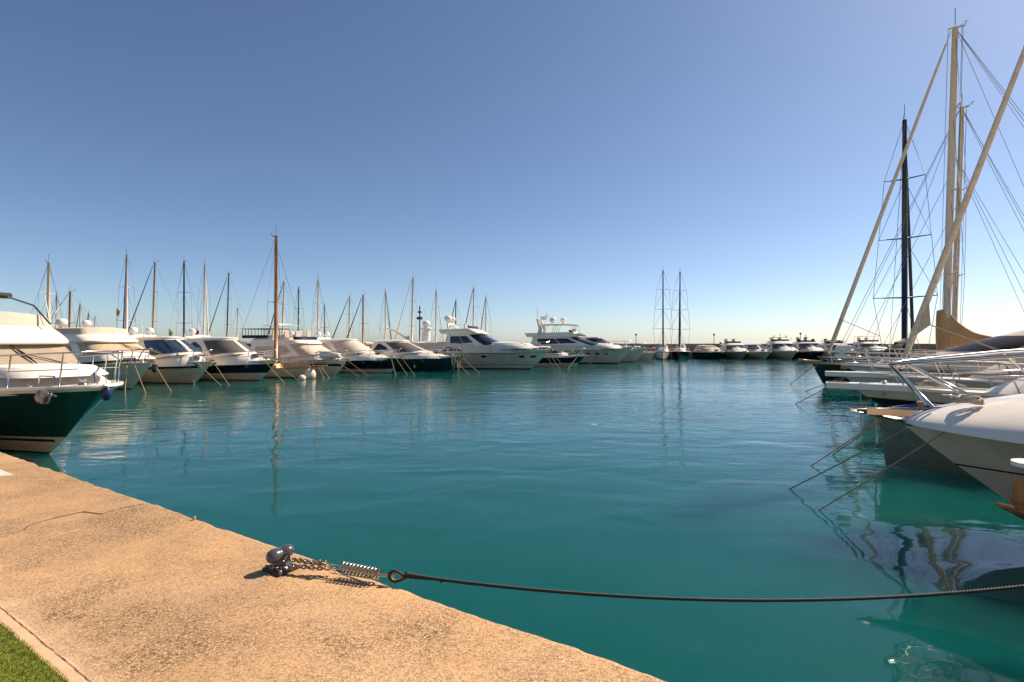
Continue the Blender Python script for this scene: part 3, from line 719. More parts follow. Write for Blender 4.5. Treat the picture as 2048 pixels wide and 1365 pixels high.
# =================================================================== BOATS OF THE LEFT ROW
boats = {}
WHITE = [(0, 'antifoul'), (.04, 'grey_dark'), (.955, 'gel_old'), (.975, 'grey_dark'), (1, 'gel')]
r_, h, c, f, zf = flyyacht(98, 908, 116, 'dark green and white motor yacht nearest on the left, tan cover over its windscreen', L=15, B=4.6, rake=2.65, fb=1.93, fa=1.45,
    bands=[(0, 'blackhull'), (.03, 'blackhull'), (.27, 'gel_old'), (.93, 'green_dark'), (.95, 'gel'), (1, 'gel')], wind='canvas_taupe', side='canvas_taupe', zl=2.16, cab_h=.74, fly_h=.46, xw=-1.55, wrake=.9,
    fly_cover='canvas_beige', deckm='nonskid', wipers=2, bowpow=.55, full=3.6, flyx=1.0, e=.5, rr=.02, anch=False)
boats['A'] = (r_, h)
# anchor with round plates at the starboard bow, deck hatch frame, bimini frame folded on the flybridge, whip aerial
mb = MB(); P0 = Vector((2.15, -.80, 1.72))
for dx, rr_, tilt in ((-.20, .165, .5), (.20, .155, -.35)):
    T = Matrix.Translation(P0+Vector((dx, -.12, -.02))) @ Matrix.Rotation(R(78), 4, 'X') @ Matrix.Rotation(tilt, 4, 'Y')
    mb.lathe([(.001, -.012), (rr_*.7, -.01), (rr_, 0), (rr_*.7, .02), (.001, .03)], seg=18, T=T)
mb.tube([P0+Vector((-.75, .18, .03)), P0+Vector((-.1, -.02, .04)), P0+Vector((.45, -.12, .03))], .025)
mb.box((P0.x-.06, P0.y-.2, P0.z-.16), (P0.x+.06, P0.y-.1, P0.z+.14)); mb.build('anchor', 'galv', r_)
mb = MB(); z = 2.0; mb.tube([(-2.9+.0, -1.2, zf+.5), (-3.7, -1.1, zf+1.1), (-5.3, -1.0, zf+1.45)], .03, 6); mb.tube([(-2.9, 1.2, zf+.5), (-3.7, 1.1, zf+1.1), (-5.3, 1.0, zf+1.45)], .03, 6)
mb.tube([(-5.3, -1.0, zf+1.45), (-5.3, 1.0, zf+1.45)], .03, 6); mb.build('bimini_frame', 'galv', r_)
mb = MB(); rows = []
for k in range(5):
    x = -4.2+.10*k; rows.append([Vector((x-.0, lerp(-1.3, 1.3, j/10), zf+1.5+.12*math.sin(k/4*math.pi)+.05*(1-(2*j/10-1)**2))) for j in range(11)])
mb.loft_solid([[Vector((-5.3+.16*math.cos(a), y, zf+1.47+.10*math.sin(a))) for a in [2*math.pi*i/10 for i in range(10)]] for y in [lerp(-1.1, 1.1, j/8) for j in range(9)]]); mb.build('folded_bimini', 'canvas_dark', r_)
mb = MB(); mb.tube([(-3.2, 1.3, zf+.6), (-3.6, 1.3, zf+1.7)], .012); mb.build('antenna', 'plastic_white', r_)
mb = MB()
for k in range(6):                                   # cross cushions sewn on the foredeck pad
    pass
c_pad = Cabin(-.9, 0, 1.35, 1.1, 2.1, 2.34, rake=.5, taper=.15, e=.7, crown=.04); c_pad.build('sun_pad', 'canvas_white', r_)
mb = MB(); mb.tube([(1.6, .3, 1.98), (1.65, .3, 2.2), (2.1, .05, 2.2), (2.25, 0, 1.98)], .022); mb.tube([(1.2, -.7, 1.95), (1.3, -.7, 2.15), (1.8, -.62, 2.15), (1.85, -.62, 1.95)], .02); mb.build('grab_rail', 'steel', r_)
# hull letter-box port at the waterline band
strip(h, r_, -1.2, .5, lambda k: .36, lambda k: .43, -1, 'blackhull', 'hull_window')

r_, h, c, f, zf = flyyacht(262, 778, 113, 'white flybridge yacht with peach cover over its raked windscreen, behind the dark green bow', L=13, B=4.2, rake=2.07, fb=1.7, fa=1.25, bands=WHITE,
    wind='canvas_tan', side='canvas_tan', zl=2.32, cab_h=.58, fly_h=.45, xw=-.1, wrake=1.3, fly_cover='canvas_beige', wipers=1, flyx=1.3, e=.55)
boats['B'] = (r_, h); hull_marks(h, r_, 8, -1.6, 1.50, -1, .16, 'letter')
strip(h, r_, -5.5, -3.4, lambda k: .82, lambda k: 1.0, -1, 'glass')
radome(r_, (-5.6, -.9, zf+1.0), .3, stalk=.5); radome(r_, (-6.4, .9, zf+1.0), .28, stalk=.5)
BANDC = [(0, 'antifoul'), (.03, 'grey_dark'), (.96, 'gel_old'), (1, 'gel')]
r_, h, c = coupe(390, 767, 113, 'white hardtop yacht with long black hull window and two white radomes', B=3.7, L=11.5, rake=1.8, fb=1.62, bands=BANDC, wind='glass_blue')
boats['C'] = (r_, h); strip(h, r_, -4.2, .75, lambda k: .98+.12*k, lambda k: 1.24+.10*k-.16*(1-k)**6, -1, 'glass')
mb = MB(); hull_marks(h, r_, 9, .35, 1.47, -1, .13, 'letter')
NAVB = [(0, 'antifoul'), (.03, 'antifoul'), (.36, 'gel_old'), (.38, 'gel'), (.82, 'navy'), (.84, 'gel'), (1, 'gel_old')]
r_, h, c = coupe(520, 761, 113, 'white yacht with broad navy hull band and dark windscreen, left of the wooden mast', B=3.6, L=12, rake=1.75, fb=1.6, bands=NAVB, cx=-1.0, domes=1, wind='canvas_grey')
boats['D'] = (r_, h); ngon_hole(h, r_, -.75, -.45, .98, 1.22, -1, 'steel')
# classic wooden-masted sailing boat
o = W(605, 756.2); root = empty('sailing_boat', o, R(90-113)); tag(root, 'classic white sailing boat with varnished deck edge and tall orange wooden mast', 'sailing boat')
h = Hull(8.5, 2.3, 1.5, .95, .75, full=2.2, wlw=.8, stern_taper=.5, bowpow=1, fine=1.8, midsheer=.08)
h.build(root, [(0, 'antifoul_green'), (.1, 'antifoul_green'), (.9, 'gel_old'), (1, 'wood')]); h.deck(root, 'teak', cap='wood', capw=.12)
cc = Cabin(-6.2, -3.4, -2.5, .62, .75, 1.15, rake=.2, taper=.1, e=.7, crown=.06); cc.build('coachroof', 'wood_light', root)
for sg in (-1, 1): cc.band('cabin_window', 'glass', root, sg*.55, sg*.9, .4, .75, n=6)
mast_set(root, h, -2.9, 11.7, 'wood', r=.15, spread=1, spw=.75, furl=None, stayr=.016, base=.7, boom=4.2, boom_m='canvas_white', boom_z=1.0, fore_h=.93)
mb = MB(); mb.tube([(1.2, 0, .98), (2.6, 0, 1.08)], [.07, .045], 8); mb.build('bowsprit', 'wood', root)
mb = MB(); mb.tube([(-2.9, .0, 1.75), (-2.9, .0, 1.78)], .01); mb.box((-3.2, -.4, .78), (-2.6, .4, .95)); mb.build('deck_box', 'wood', root, bevel=.03)
mb = MB()
for k in range(5): mb.box((-4.3+k*.55, -.95, .86), (-4.15+k*.55, -.82, .98))
mb.build('deck_block', 'plastic_black', root, bevel=.01)
h.railing(root, -7.5, h=.5, hb=.55, r=.012, mid=False, open_=True, step=1.4); boats['E'] = (root, h)
mb = MB(); p = W(620, 757); BUO = p+Vector((0, 0, .0))
mb.lathe([(.001, -.18), (.3, -.1), (.43, .1), (.46, .32), (.40, .55), (.24, .74), (.09, .84), (.07, .95), (.001, .96)], seg=22); o = mb.build('buoy_fender', 'fender_white'); o.location = (p.x, p.y, .02)
tag(o, 'big round peach-white buoy fender floating beneath the classic boat bowsprit', 'buoy')
mb = MB(); mb.lathe([(.001, -.12), (.22, -.06), (.3, .08), (.26, .25), (.1, .36), (.001, .38)], seg=18); o = mb.build('buoy_fender', 'fender_white'); p = W(604, 759); o.location = (p.x, p.y, 0)
tag(o, 'small low pale fender ball lying left of the big round buoy', 'buoy')
r_, h, c, f, zf = flyyacht(672, 750, 113, 'beige motor yacht wrapped in cream canvas, covered life raft on its foredeck', L=11.5, B=4.0, rake=1.3, fb=1.32, fa=1.0, bands=[(0, 'antifoul'), (.96, 'gel_old'), (1, 'gel')],
    wind='canvas_beige', side='canvas_beige', zl=1.86, cab_h=.85, fly_h=.28, xw=-.9, wrake=1.8, flyx=.6)
boats['F'] = (r_, h); strip(h, r_, -1.9, .7, lambda k: .78+.1*k*0, lambda k: 1.0, -1, 'glass'); radome(r_, (-4.6, -.6, zf+.7), .22)
hull_marks(h, r_, 8, -.9, 1.12, -1, .15, 'letter')
mb = MB(); secs = []
for k in range(11):
    t = k/10; w_ = .42*math.sin(math.pi*min(1, max(0, .08+t*.84)))**.45; secs.append([Vector((-2.1+t*3.0, -.35+w_*math.cos(a)*1.25, 1.93-t*.22+.32*w_/.42*math.sin(a)+.05*math.cos(3*a))) for a in [2*math.pi*j/14 for j in range(14)]])
mb.loft_solid(secs); o = mb.build('covered_raft', 'canvas_white'); o.matrix_world = Matrix.Translation(r_.location) @ Matrix.Rotation(R(90-113), 4, 'Z')
tag(o, 'cream wrapped life raft tied down on the beige yacht foredeck', 'life raft')
GRN = [(0, 'antifoul'), (.02, 'blackhull'), (.26, 'gel_old'), (.93, 'blackhull'), (1, 'gel')]
r_, h, c = coupe(780, 746, 112, 'black-hulled yacht with white waterline band and rosy white roof, beside the beige wrapped yacht', B=3.8, L=13.5, rake=1.35, fb=1.5, bands=GRN, cx=-2.2, wind='canvas_beige', side_win='canvas_beige', cab_h=1.05)
boats['G'] = (r_, h); ngon_hole(h, r_, -2.5, -2.15, .85, 1.15, -1, 'steel'); hull_marks(h, r_, 9, -.8, 1.17, -1, .13, 'gel')
r_, h, c = coupe(905, 742, 112, 'dark green open yacht with angular black side windows and coils of rope at its bow', B=4.1, L=15, rake=1.0, fb=1.55, bands=[(0, 'antifoul'), (.9, 'green_dark'), (.92, 'gel'), (1, 'gel')], cx=-2.8, domes=0, wind='canvas_grey', cab_h=1.0, wr=2.6, arch=False, up=.2)
boats['H'] = (r_, h); ngon_hole(h, r_, -3.0, -2.7, .9, 1.15, -1, 'brass')
for k, (x_, y_) in enumerate(((.55, -.55), (.95, -.2))):
    mb = MB()
    for q in range(3):
        zt = h.fb+.02; wq = .12+.03*q; dp = (1.5, 1.75)[k]-q*.22
        mb.tube([(x_-wq, y_-.05*q-.12, zt), (x_-wq*.9, y_-.1-.05*q-.12, zt-dp*.6), (x_, y_-.12-.05*q-.12, zt-dp), (x_+wq*.9, y_-.1-.05*q-.12, zt-dp*.6), (x_+wq, y_-.05*q-.12, zt)], .022, 5)
    o = mb.build('rope_coil', 'rope_pale'); o.matrix_world = Matrix.Translation(r_.location) @ Matrix.Rotation(R(90-112), 4, 'Z')
    tag(o, ('shorter loop of pale rope hanging from the dark green yacht bow', 'longer loop of pale rope hanging at the very bow of the dark green yacht')[k], 'rope', 'rope loops at the green bow')

def big_deck(root, h, z0, L, B, xf, m='gel_old'):
    c1 = Cabin(-L+2.2, xf-4.5, xf, B/2*.86, h.zd(xf)-.3, z0+.05, rake=1.6, taper=.10, e=.9, crown=.06, z0a=h.fa); c1.build('deckhouse', m, root)
    return c1
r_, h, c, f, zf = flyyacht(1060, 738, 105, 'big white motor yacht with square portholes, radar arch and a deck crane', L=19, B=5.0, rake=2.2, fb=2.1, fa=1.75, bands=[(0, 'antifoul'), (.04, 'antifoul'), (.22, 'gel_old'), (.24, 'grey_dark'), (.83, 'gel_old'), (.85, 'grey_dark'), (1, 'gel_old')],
    zl=2.72, cab_h=1.0, fly_h=.55, xw=-2.9, wrake=2.2, flyx=1.5, e=.75, wind='glass', cab_aft=-9.0)
boats['I'] = (r_, h)
for x_ in (-8.3, -7.4, -5.0, -1.0, .15): ngon_hole(h, r_, x_, x_+.55, 1.22, 1.46, -1, 'glass', round_=False)
c1 = big_deck(r_, h, 2.72, 19, 5.0, -.2)
for sg in (-1, 1):
    c1.band('side_window', 'glass', r_, sg*.80, sg*.96, .35, lambda k: .62+.28*math.sin(math.pi*k), n=10); c1.band('side_window', 'glass', r_, sg*.58, sg*.68, lambda k: .15, lambda k: .18+.4*math.sin(math.pi*k), n=10)
mb = MB(); zt = zf+.0
for sg in (-1, 1): mb.tube([(-8.4, sg*1.7, zt-.3), (-8.9, sg*1.3, zt+.7), (-9.1, sg*.9, zt+1.0)], .10, 6, flat=1.8)
mb.tube([(-9.1, -1.0, zt+1.0), (-9.1, 1.0, zt+1.0)], .09, 6, flat=1.5); mb.tube([(-9.1, 0, zt+1), (-9.3, 0, zt+2.0)], .05); mb.tube([(-9.6, 0, zt+1.5), (-8.9, 0, zt+1.5)], .05); mb.build('radar_arch', 'gel', r_)
radome(r_, (-9.1, -.75, zt+1.35), .42); radome(r_, (-9.2, .8, zt+1.35), .36)
mb = MB(); mb.tube([(-14.0, -.6, 2.3), (-14.0, -.6, 3.6)], .16, 8); mb.tube([(-14.0, -.6, 3.2), (-15.6, -.8, 4.2), (-16.6, -.9, 4.5)], [.15, .12, .08], 6); mb.build('crane', 'gel_old', r_)
mb = MB(); mb.lathe([(.46, 0), (.48, .9), (.46, 1.4)], (-12.2, .3, 3.0), 16); mb.lathe([(.62, 0), (.66, .05), (.66, .14), (.3, .18)], (-12.2, .3, 4.35), 16); mb.build('satellite_tower', 'plastic_white', r_)
radome(r_, (-12.2, .3, 4.65), .46, name='satellite_dome'); mb = MB(); mb.tube([(-13.0, .3, 3.0), (-13.0, .3, 7.0)], .07); mb.tube([(-13.3, .3, 5.6), (-12.7, .3, 5.6)], .18, 6); mb.tube([(-13.2, .3, 6.3), (-12.8, .3, 6.3)], .12, 6); mb.build('signal_mast', 'mast_dark', r_)

NAVJ = [(0, 'antifoul'), (.35, 'gel_old'), (.88, 'navy'), (1, 'gel')]
r_, h, c = coupe(1148, 734, 110, 'small speedboat with navy topsides between the two big white yachts', B=3.0, L=8.5, rake=1.4, fb=1.4, bands=NAVJ, cx=-1.0, cab_h=.6, domes=0, arch=False, canvas_roof=True, up=.0)
boats['J'] = (r_, h)
r_, h, c, f, zf = flyyacht(1235, 727, 105, 'long white superyacht with hardtop on legs and two big radomes', L=20, B=5.2, rake=2.0, fb=2.2, fa=1.8, bands=[(0, 'antifoul'), (.06, 'antifoul'), (.955, 'gel_old'), (.97, 'grey_dark'), (1, 'gel')],
    zl=2.5, cab_h=1.0, fly_h=.6, xw=-1.6, wrake=3.6, flyx=1.6, e=.8, cab_aft=-11.5)
boats['K'] = (r_, h)
for x_, w_ in ((-5.3, .5), (-4.0, .5), (-2.8, .5), (-1.5, .25)): ngon_hole(h, r_, x_, x_+w_, 1.18, 1.42, -1, 'glass', round_=w_ < .4)
c1 = big_deck(r_, h, 2.5, 20, 5.2, .0)
for sg in (-1, 1): c1.band('side_window', 'glass', r_, sg*.62, sg*.97, lambda k: .45, lambda k: .50+.42*min(1, k*3), n=14)
mb = MB(); zt = zf+1.55; secs = [[Vector((x, lerp(-1.7, 1.7, j/6), zt+dz+.08*(1-(2*j/6-1)**2))) for j in range(7)] for x, dz in ((-10.2, .02), (-9.8, .1), (-7.4, .12), (-5.4, .02), (-5.0, -.06))]
mb.grid(secs); mb.grid([[p-Vector((0, 0, .12)) for p in r] for r in secs], flip=True); e_ = secs[0]+[r[-1] for r in secs[1:]]+secs[-1][::-1][1:]+[r[0] for r in secs[::-1][1:]]; mb.grid([e_, [p-Vector((0, 0, .12)) for p in e_]]); mb.build('hardtop', 'gel', r_)
mb = MB()
for sg in (-1, 1):
    for xb, xt in ((-10.4, -9.6), (-8.6, -8.2), (-8.3, -7.9), (-6.0, -5.6), (-5.2, -5.5)): mb.tube([(xb, sg*1.6, zf+.4), (xt, sg*1.55, zt+.02)], .035)
mb.build('hardtop_leg', 'steel', r_)
mb = MB(); secs = []
for sg in (-1, 1):
    for a_, b_ in (((-13.0, zf+.1), (-11.4, zf+2.3)),): mb.tube([(a_[0]+2.8, sg*1.9, a_[1]), (-10.2, sg*1.5, zf+1.1), (b_[0]+.7, sg*1.1, b_[1])], [.34, .25, .14], 6)
mb.tube([(-10.7, -1.1, zf+2.3), (-10.7, 1.1, zf+2.3)], .16, 6); mb.build('radar_arch', 'gel', r_)
radome(r_, (-8.6, -.8, zt+.4), .44); radome(r_, (-7.4, .8, zt+.4), .44)
mb = MB(); mb.box((-10.4, -.4, zf+2.3), (-9.6, .4, zf+2.75)); mb.tube([(-10.8, 0, zf+2.3), (-10.9, 0, zf+3.9)], .05); mb.tube([(-9.5, 0, zt+.1), (-9.6, 0, zt+1.7)], .05); mb.tube([(-9.9, 0, zt+1.3), (-9.3, 0, zt+1.3)], .06); mb.build('signal_mast', 'plastic_white', r_)
r_, h, c = coupe(1268, 724, 105, 'white sharp-bowed yacht mostly hidden beyond the long superyacht', B=4.4, L=16, rake=1.8, fb=2.0, fa=1.5, bands=WHITE, cx=-3, cab_h=1.0)
boats['K2'] = (r_, h)

# boats moored behind the row, facing the other way
r_, h, c, f, zf = flyyacht(600, 728, 293, 'white yacht with cream bimini seen over the beige wrapped yacht', L=10, B=3.8, rake=1.4, fb=1.5, fa=1.1, zl=2.0, cab_h=.9, fly_h=.4); 
r_.location = (-29.0, 58.0, 0); bimini(r_, -5.2, -2.6, 1.35, zf+1.75, zf+.3, 'canvas_white')
r_, h, c, f, zf = flyyacht(520, 728, 293, 'yacht with flybridge enclosed in clear panels under a dark roof', L=10.5, B=4, rake=1.4, fb=1.6, fa=1.2, zl=2.1, cab_h=.9, fly_h=.3)
r_.location = (-33.5, 62.0, 0)
mb = MB(); zt = zf+1.25; mb.box((-7.2, -1.55, zt), (-2.9, 1.55, zt+.07)); mb.build('canopy_roof', 'canvas_dark', r_, bevel=.03)
mb = MB()
for k in range(9):
    x = lerp(-7.1, -3.0, k/8)
    for sg in (-1, 1): mb.tube([(x, sg*1.5, zf+.2), (x, sg*1.5, zt)], .03)
for sg in (-1, 1): mb.box((-7.1, sg*1.5-.02, zf+.2), (-3.0, sg*1.5+.02, zf+.55))
mb.build('canopy_frame', 'canvas_dark', r_)
# dark blue tarpaulined boat between the navy-banded yacht and the wooden mast
root = empty('covered_boat', (-23.6, 49.5, 0), R(90-113)); tag(root, 'boat under a dark blue tarpaulin behind the wooden mast', 'motor boat')
h = Hull(7, 2.8, 1, 1.3, 1.0); h.build(root, [(0, 'antifoul'), (1, 'gel_old')], n=14); h.deck(root, n=14)
t_ = Cabin(-6.5, -2.6, -.2, 1.3, 1.0, 2.75, rake=1.2, rake_a=.5, taper=.25, e=.8, crown=.2); t_.build('tarpaulin', 'canvas_blue', root)

# sailing boats further back: (mast px, mast top px, distance, heading, mast material, radius, furled sail, boom cover, lean, label)
SB = [
 (97, 525, 50, 113, 'alu', .14, None, 'canvas_beige', 0, 'sailing boat with thick pale mast at far left above the nearest yacht'),
 (112, 588, 66, 150, 'alu', .09, None, 'canvas_beige', .3, 'sailing boat with thin pale mast just right of the thick leftmost mast'),
 (138, 583, 58, 200, 'wood', .12, 'canvas_white', 'canvas_cover', .1, 'sailing boat with short brown mast and pale furled sail above the peach-covered yacht'),
 (160, 607, 70, 150, 'alu', .09, 'canvas_grey', 'canvas_beige', 0, 'sailing boat whose mast is the first short one right of the brown mast'),
 (177, 625, 82, 150, 'alu', .09, 'canvas_grey', 'canvas_beige', 0, 'sailing boat with the shortest grey mast in the far left cluster'),
 (190, 632, 88, 200, 'alu', .08, None, 'canvas_grey', 0, 'sailing boat with the last short mast of the far left cluster'),
 (253, 508, 60, 148, 'alu', .13, 'canvas_blue', 'canvas_beige', .05, 'sailing boat with tall tan mast and blue furled sail sloping right'),
 (305, 524, 74, 212, 'wood_light', .13, 'canvas_blue', 'canvas_blue', .3, 'sailing boat with tan mast and dark blue furled sail sloping left'),
 (368, 523, 60, 175, 'mast_dark', .10, None, 'canvas_grey', 0, 'sailing boat with tall dark mast above the long-windowed hardtop yacht'),
 (408, 527, 76, 140, 'alu', .10, 'furl', 'canvas_beige', -.5, 'sailing boat with pale mast and thick tan furled sail sloping right'),
 (453, 546, 86, 208, 'mast_dark', .11, 'canvas_grey', 'canvas_grey', .4, 'sailing boat with dark raked mast above the navy-banded yacht'),
 (474, 614, 90, 180, 'alu', .09, None, 'canvas_beige', .2, 'sailing boat with short grey mast left of the orange wooden mast'),
 (565, 560, 68, 190, 'alu', .10, 'canvas_grey', 'canvas_beige', .3, 'sailing boat with pale mast close right of the orange wooden mast'),
 (596, 574, 80, 175, 'mast_dark', .10, None, 'canvas_grey', .3, 'sailing boat with dark mast above the cream bimini'),
 (636, 557, 66, 175, 'alu', .11, None, 'canvas_beige', 0, 'sailing boat with tall pale mast above the beige wrapped yacht'),
 (649, 610, 88, 180, 'mast_dark', .09, None, 'canvas_beige', 0, 'sailing boat with short dark mast right of a tall pale one'),
 (698, 592, 80, 214, 'alu', .12, 'canvas_dark', 'canvas_beige', .1, 'sailing boat with pale mast and dark furled sail above the rosy roof'),
 (726, 590, 72, 208, 'wood_light', .13, 'canvas_grey', 'canvas_beige', 0, 'sailing boat with stout tan mast between the rosy roof and the green yacht'),
 (771, 580, 86, 150, 'alu', .11, 'canvas_dark', 'canvas_beige', .1, 'sailing boat with pale mast and dark furled sail sloping right, above the green yacht'),
 (823, 553, 80, 216, 'alu', .15, 'furl', 'canvas_beige', .3, 'sailing boat with the tallest mast right of centre-left and long tan furled sail'),
 (872, 580, 87, 150, 'alu', .13, 'furl', 'canvas_beige', 0, 'sailing boat whose mast rises behind the satellite tower'),
 (911, 600, 83, 200, 'mast_dark', .10, 'canvas_grey', 'canvas_beige', .1, 'sailing boat with short dark mast behind the radar arch'),
 (946, 573, 89, 208, 'alu', .12, 'canvas_dark', 'canvas_beige', .2, 'sailing boat with tall mast above the pilothouse of the portholed yacht'),
 (971, 592, 84, 195, 'alu', .10, 'canvas_grey', 'canvas_beige', .2, 'sailing boat with the last mast before the gap, right of the portholed yacht roof'),
]
for px, top, Y, az, m, r, fu, bm_, lean, label in SB:
    p = at(px, HY, Y); mh = CZ+(HY-top)*Y/F
    sailboat((p.x, Y), az, label, mh, L=9.5, B=3.0, m=m, r=r, furl=fu, boom_m=bm_, lean=lean, spread=1 if mh < 10 else 2, spw=.85, group='sailing boats behind the row of yachts', stayr=.012, furl_r=.075, sprayhood='canvas_beige', mlocal=-3.4)
def flag(px, py, Y, m, label, h_=.8):
    p = at(px, py, Y); root = empty('flag', (p.x, Y, 2.4)); tag(root, label, 'flag')
    zt = p.z+.35-2.4
    mb = MB(); mb.tube([(0, 0, 0), (0, 0, zt)], .02, 5); mb.build('flag_pole', 'alu', root)
    mb = MB(); mb.grid([[Vector((.05+.28*k/6-.02*j, .06*math.sin(k*1.3+j*.5), zt-.05-j*.13-.05*k)) for k in range(7)] for j in range(6)]); mb.build('flag_cloth', m, root)
flag(338, 664, 50, 'flag_yellow', 'yellow flag hanging limp above the hardtop yacht roof')
flag(391, 663, 50, 'flag_red', 'red and yellow flag at the stern left of the navy-banded yacht roof')
flag(233, 622, 57, 'flag_orange', 'small orange flag in the rigging left of the tall tan mast')

# far sailing boats and motor yachts against the breakwater
p = at(1326, HY, 87); sailboat((p.x, 87), 196, 'left of two far sailing boats with tall bare masts, white hull', CZ+(HY-540)*87/F, L=11, B=3.6, m='mast_dark', r=.12, spread=3, spw=1.6, furl='canvas_dark', fb=1.4, mlocal=-4, furl_r=.10, group='pair of far sailing boats', stayr=.02)
p = at(1360, HY, 87); sailboat((p.x, 87), 200, 'right of two far sailing boats with tall bare masts, navy hull', CZ+(HY-543)*87/F, L=11, B=3.8, m='mast_dark', r=.12, spread=3, spw=1.6, furl='canvas_dark', hullm='navy', stripe='navy', fb=1.4, mlocal=-4, furl_r=.10, group='pair of far sailing boats', stayr=.02)
def far(px, kind, label, wl=718.5, **k):
    root, h = (flyyacht if kind == 'f' else coupe)(px, wl, k.pop('az', 182), label, group='yachts moored stern-to along the breakwater', **k)[:2]
    return root, h
NV = [(0, 'antifoul'), (.9, 'navy'), (1, 'gel')]; BE = [(0, 'antifoul'), (.1, 'gel_old'), (.92, 'canvas_taupe'), (1, 'gel')]; WH = [(0, 'antifoul'), (.93, 'gel_old'), (1, 'gel')]
far(1300, 'c', 'small white motor boat left of the far pair of masts', L=7, B=3, rake=1, fb=1.2, cab_h=.6, bands=WH, cx=-1.2, up=0, wr=1.2, arch=False, az=150, wl=721)
far(1437, 'c', 'far low navy-hulled boat with tan cover over its cockpit', L=8, B=3.9, rake=1.6, fb=1.3, bands=NV, cab_h=.45, wind='canvas_tan', side_win='canvas_tan', roof_m='canvas_tan', cx=-1.5, arch=False, up=.1)
far(1485, 'f', 'far flybridge yacht with grey-brown hull, second from the left on the breakwater', L=8, B=3.9, rake=1.4, fb=1.3, fa=1.1, bands=BE, zl=1.72, cab_h=.5, fly_h=.35, xw=-1.2)
far(1531, 'c', 'far pale yacht with wide raked windscreen between two flybridge yachts', L=8, B=4.1, rake=1.5, fb=1.3, up=.1, bands=WH, cab_h=.72, cx=-1.5, arch=False, wr=1.6)
r_, h = far(1583, 'f', 'far tall white flybridge yacht with curved arch rails on top', L=8, B=4.4, rake=1.5, fb=1.4, fa=1.2, bands=WH, zl=1.85, cab_h=.62, fly_h=.45, xw=-1.2)
mb = MB(); mb.tube([(-3.5, -1.9, 2.9), (-3.7, -1.9, 3.4), (-3.8, -1.5, 3.62), (-3.8, 1.5, 3.62), (-3.7, 1.9, 3.4), (-3.5, 1.9, 2.9)], .05, 6); mb.tube([(-3.8, 0, 3.6), (-3.8, 0, 4.3)], .05); mb.tube([(-3.8, -1.0, 3.6), (-3.8, -1.0, 3.95)], .1); mb.tube([(-3.8, 1.0, 3.6), (-3.8, 1.0, 3.95)], .1); mb.build('radar_arch', 'alu_white', r_)
r_, h = far(1638, 'f', 'far navy-hulled yacht with white wheelhouse and two dark domes', L=8, B=4.3, rake=1.5, fb=1.4, fa=1.1, bands=NV, zl=1.8, cab_h=.72, fly_h=.22, xw=-1.2, wind='glass_blue')
radome(r_, (-4, -1.2, 3.0), .26, 'canvas_dark'); radome(r_, (-4, 1.2, 3.0), .26, 'canvas_dark'); mb = MB(); mb.tube([(-4, 0, 2.8), (-4, 0, 4.1)], .07); mb.tube([(-4, -.4, 3.5), (-4, .4, 3.5)], .05); mb.build('signal_mast', 'mast_dark', r_)
r_, h = far(1697, 'f', 'far white yacht with green canopy over its flybridge', L=8, B=4.3, rake=1.5, fb=1.35, fa=1.1, bands=WH, zl=1.75, cab_h=.5, fly_h=.3, xw=-1.2)
bimini(r_, -5.2, -3.2, 1.7, 3.05, 2.5, 'canvas_dark')
r_, h = far(1768, 'f', 'far white yacht with tall square rail frame, left of the black mast', L=8, B=4.8, rake=1.5, fb=1.4, fa=1.2, bands=WH, zl=1.9, cab_h=.55, fly_h=.35, xw=-1.2)
mb = MB(); mb.tube([(-4, -1.7, 2.7), (-4, -1.7, 3.75), (-4, -1.5, 3.85), (-4, 1.5, 3.85), (-4, 1.7, 3.75), (-4, 1.7, 2.7)], .04); mb.tube([(-5, -1.7, 2.7), (-5, -1.7, 3.75), (-5, 1.7, 3.75), (-5, 1.7, 2.7)], .035); mb.build('rail_frame', 'alu', r_)
radome(r_, (-4.6, .2, 2.9), .24)

# =================================================================== BOATS OF THE RIGHT ROW
AZR = 298; AFT = Vector((.883, -.469, 0)); rzR = R(90-AZR)
def Rloc(root, p): return Matrix.Translation(root.location) @ Matrix.Rotation(root.rotation_euler.z, 4, 'Z') @ Vector(p)
# nearest hull in frame
root = empty('motor_yacht', (8.42, 7.60, 0), rzR); tag(root, 'nearest white motor yacht on the right with rounded bow and thick steel rails', 'motor yacht')
h = Hull(11, 3.9, 2.2, 1.69, 1.25, sheer=1.2, full=2.6, fine=1.8, bowpow=.9, wlw=.8); R1 = (root, h)
h.build(root, [(0, 'antifoul'), (.59, 'gel_old'), (.607, 'blackhull'), (.955, 'gel_old'), (1, 'grey_dark')], n=34); 
c1 = Cabin(-8, -1.6, 2.14, 1.95*.97, 1.20, 2.28, rake=2.1, taper=.30, e=1.0, crown=.10, z0a=1.2, pw=1.7)
c1.z0a = 1.22; c1.z0 = 1.66; c1.build('foredeck', 'gel', root, nv=12, n=24)
c2 = Cabin(-8.5, -4.4, -2.0, 1.5, 2.2, 3.1, rake=1.8, rake_a=.4, taper=.2, e=.7, crown=.1); c2.build('cabin', 'gel', root)
for a, b in ((-.46, -.02), (.02, .46)): c2.band('windscreen', 'glass', root, a, b, .1, .9)
for sg in (-1, 1): c2.band('side_window', 'glass', root, sg*.53, sg*.92, .35, .85)
mb = MB(); zr = 2.62
RP = []
for sg in (1, -1):
    pts = [(-5.0, sg*1.75, 3.0), (-2.5, sg*1.62, 2.98), (-.8, sg*1.35, 2.92), (.6, sg*.92, 2.82), (1.5, sg*.52, 2.72), (2.1, sg*.18, 2.645), (2.28, sg*.02, 2.61)]
    RP.append([Vector(p) for p in pts])
mb.tube(RP[0]+RP[1][::-1][1:], .030, 10)
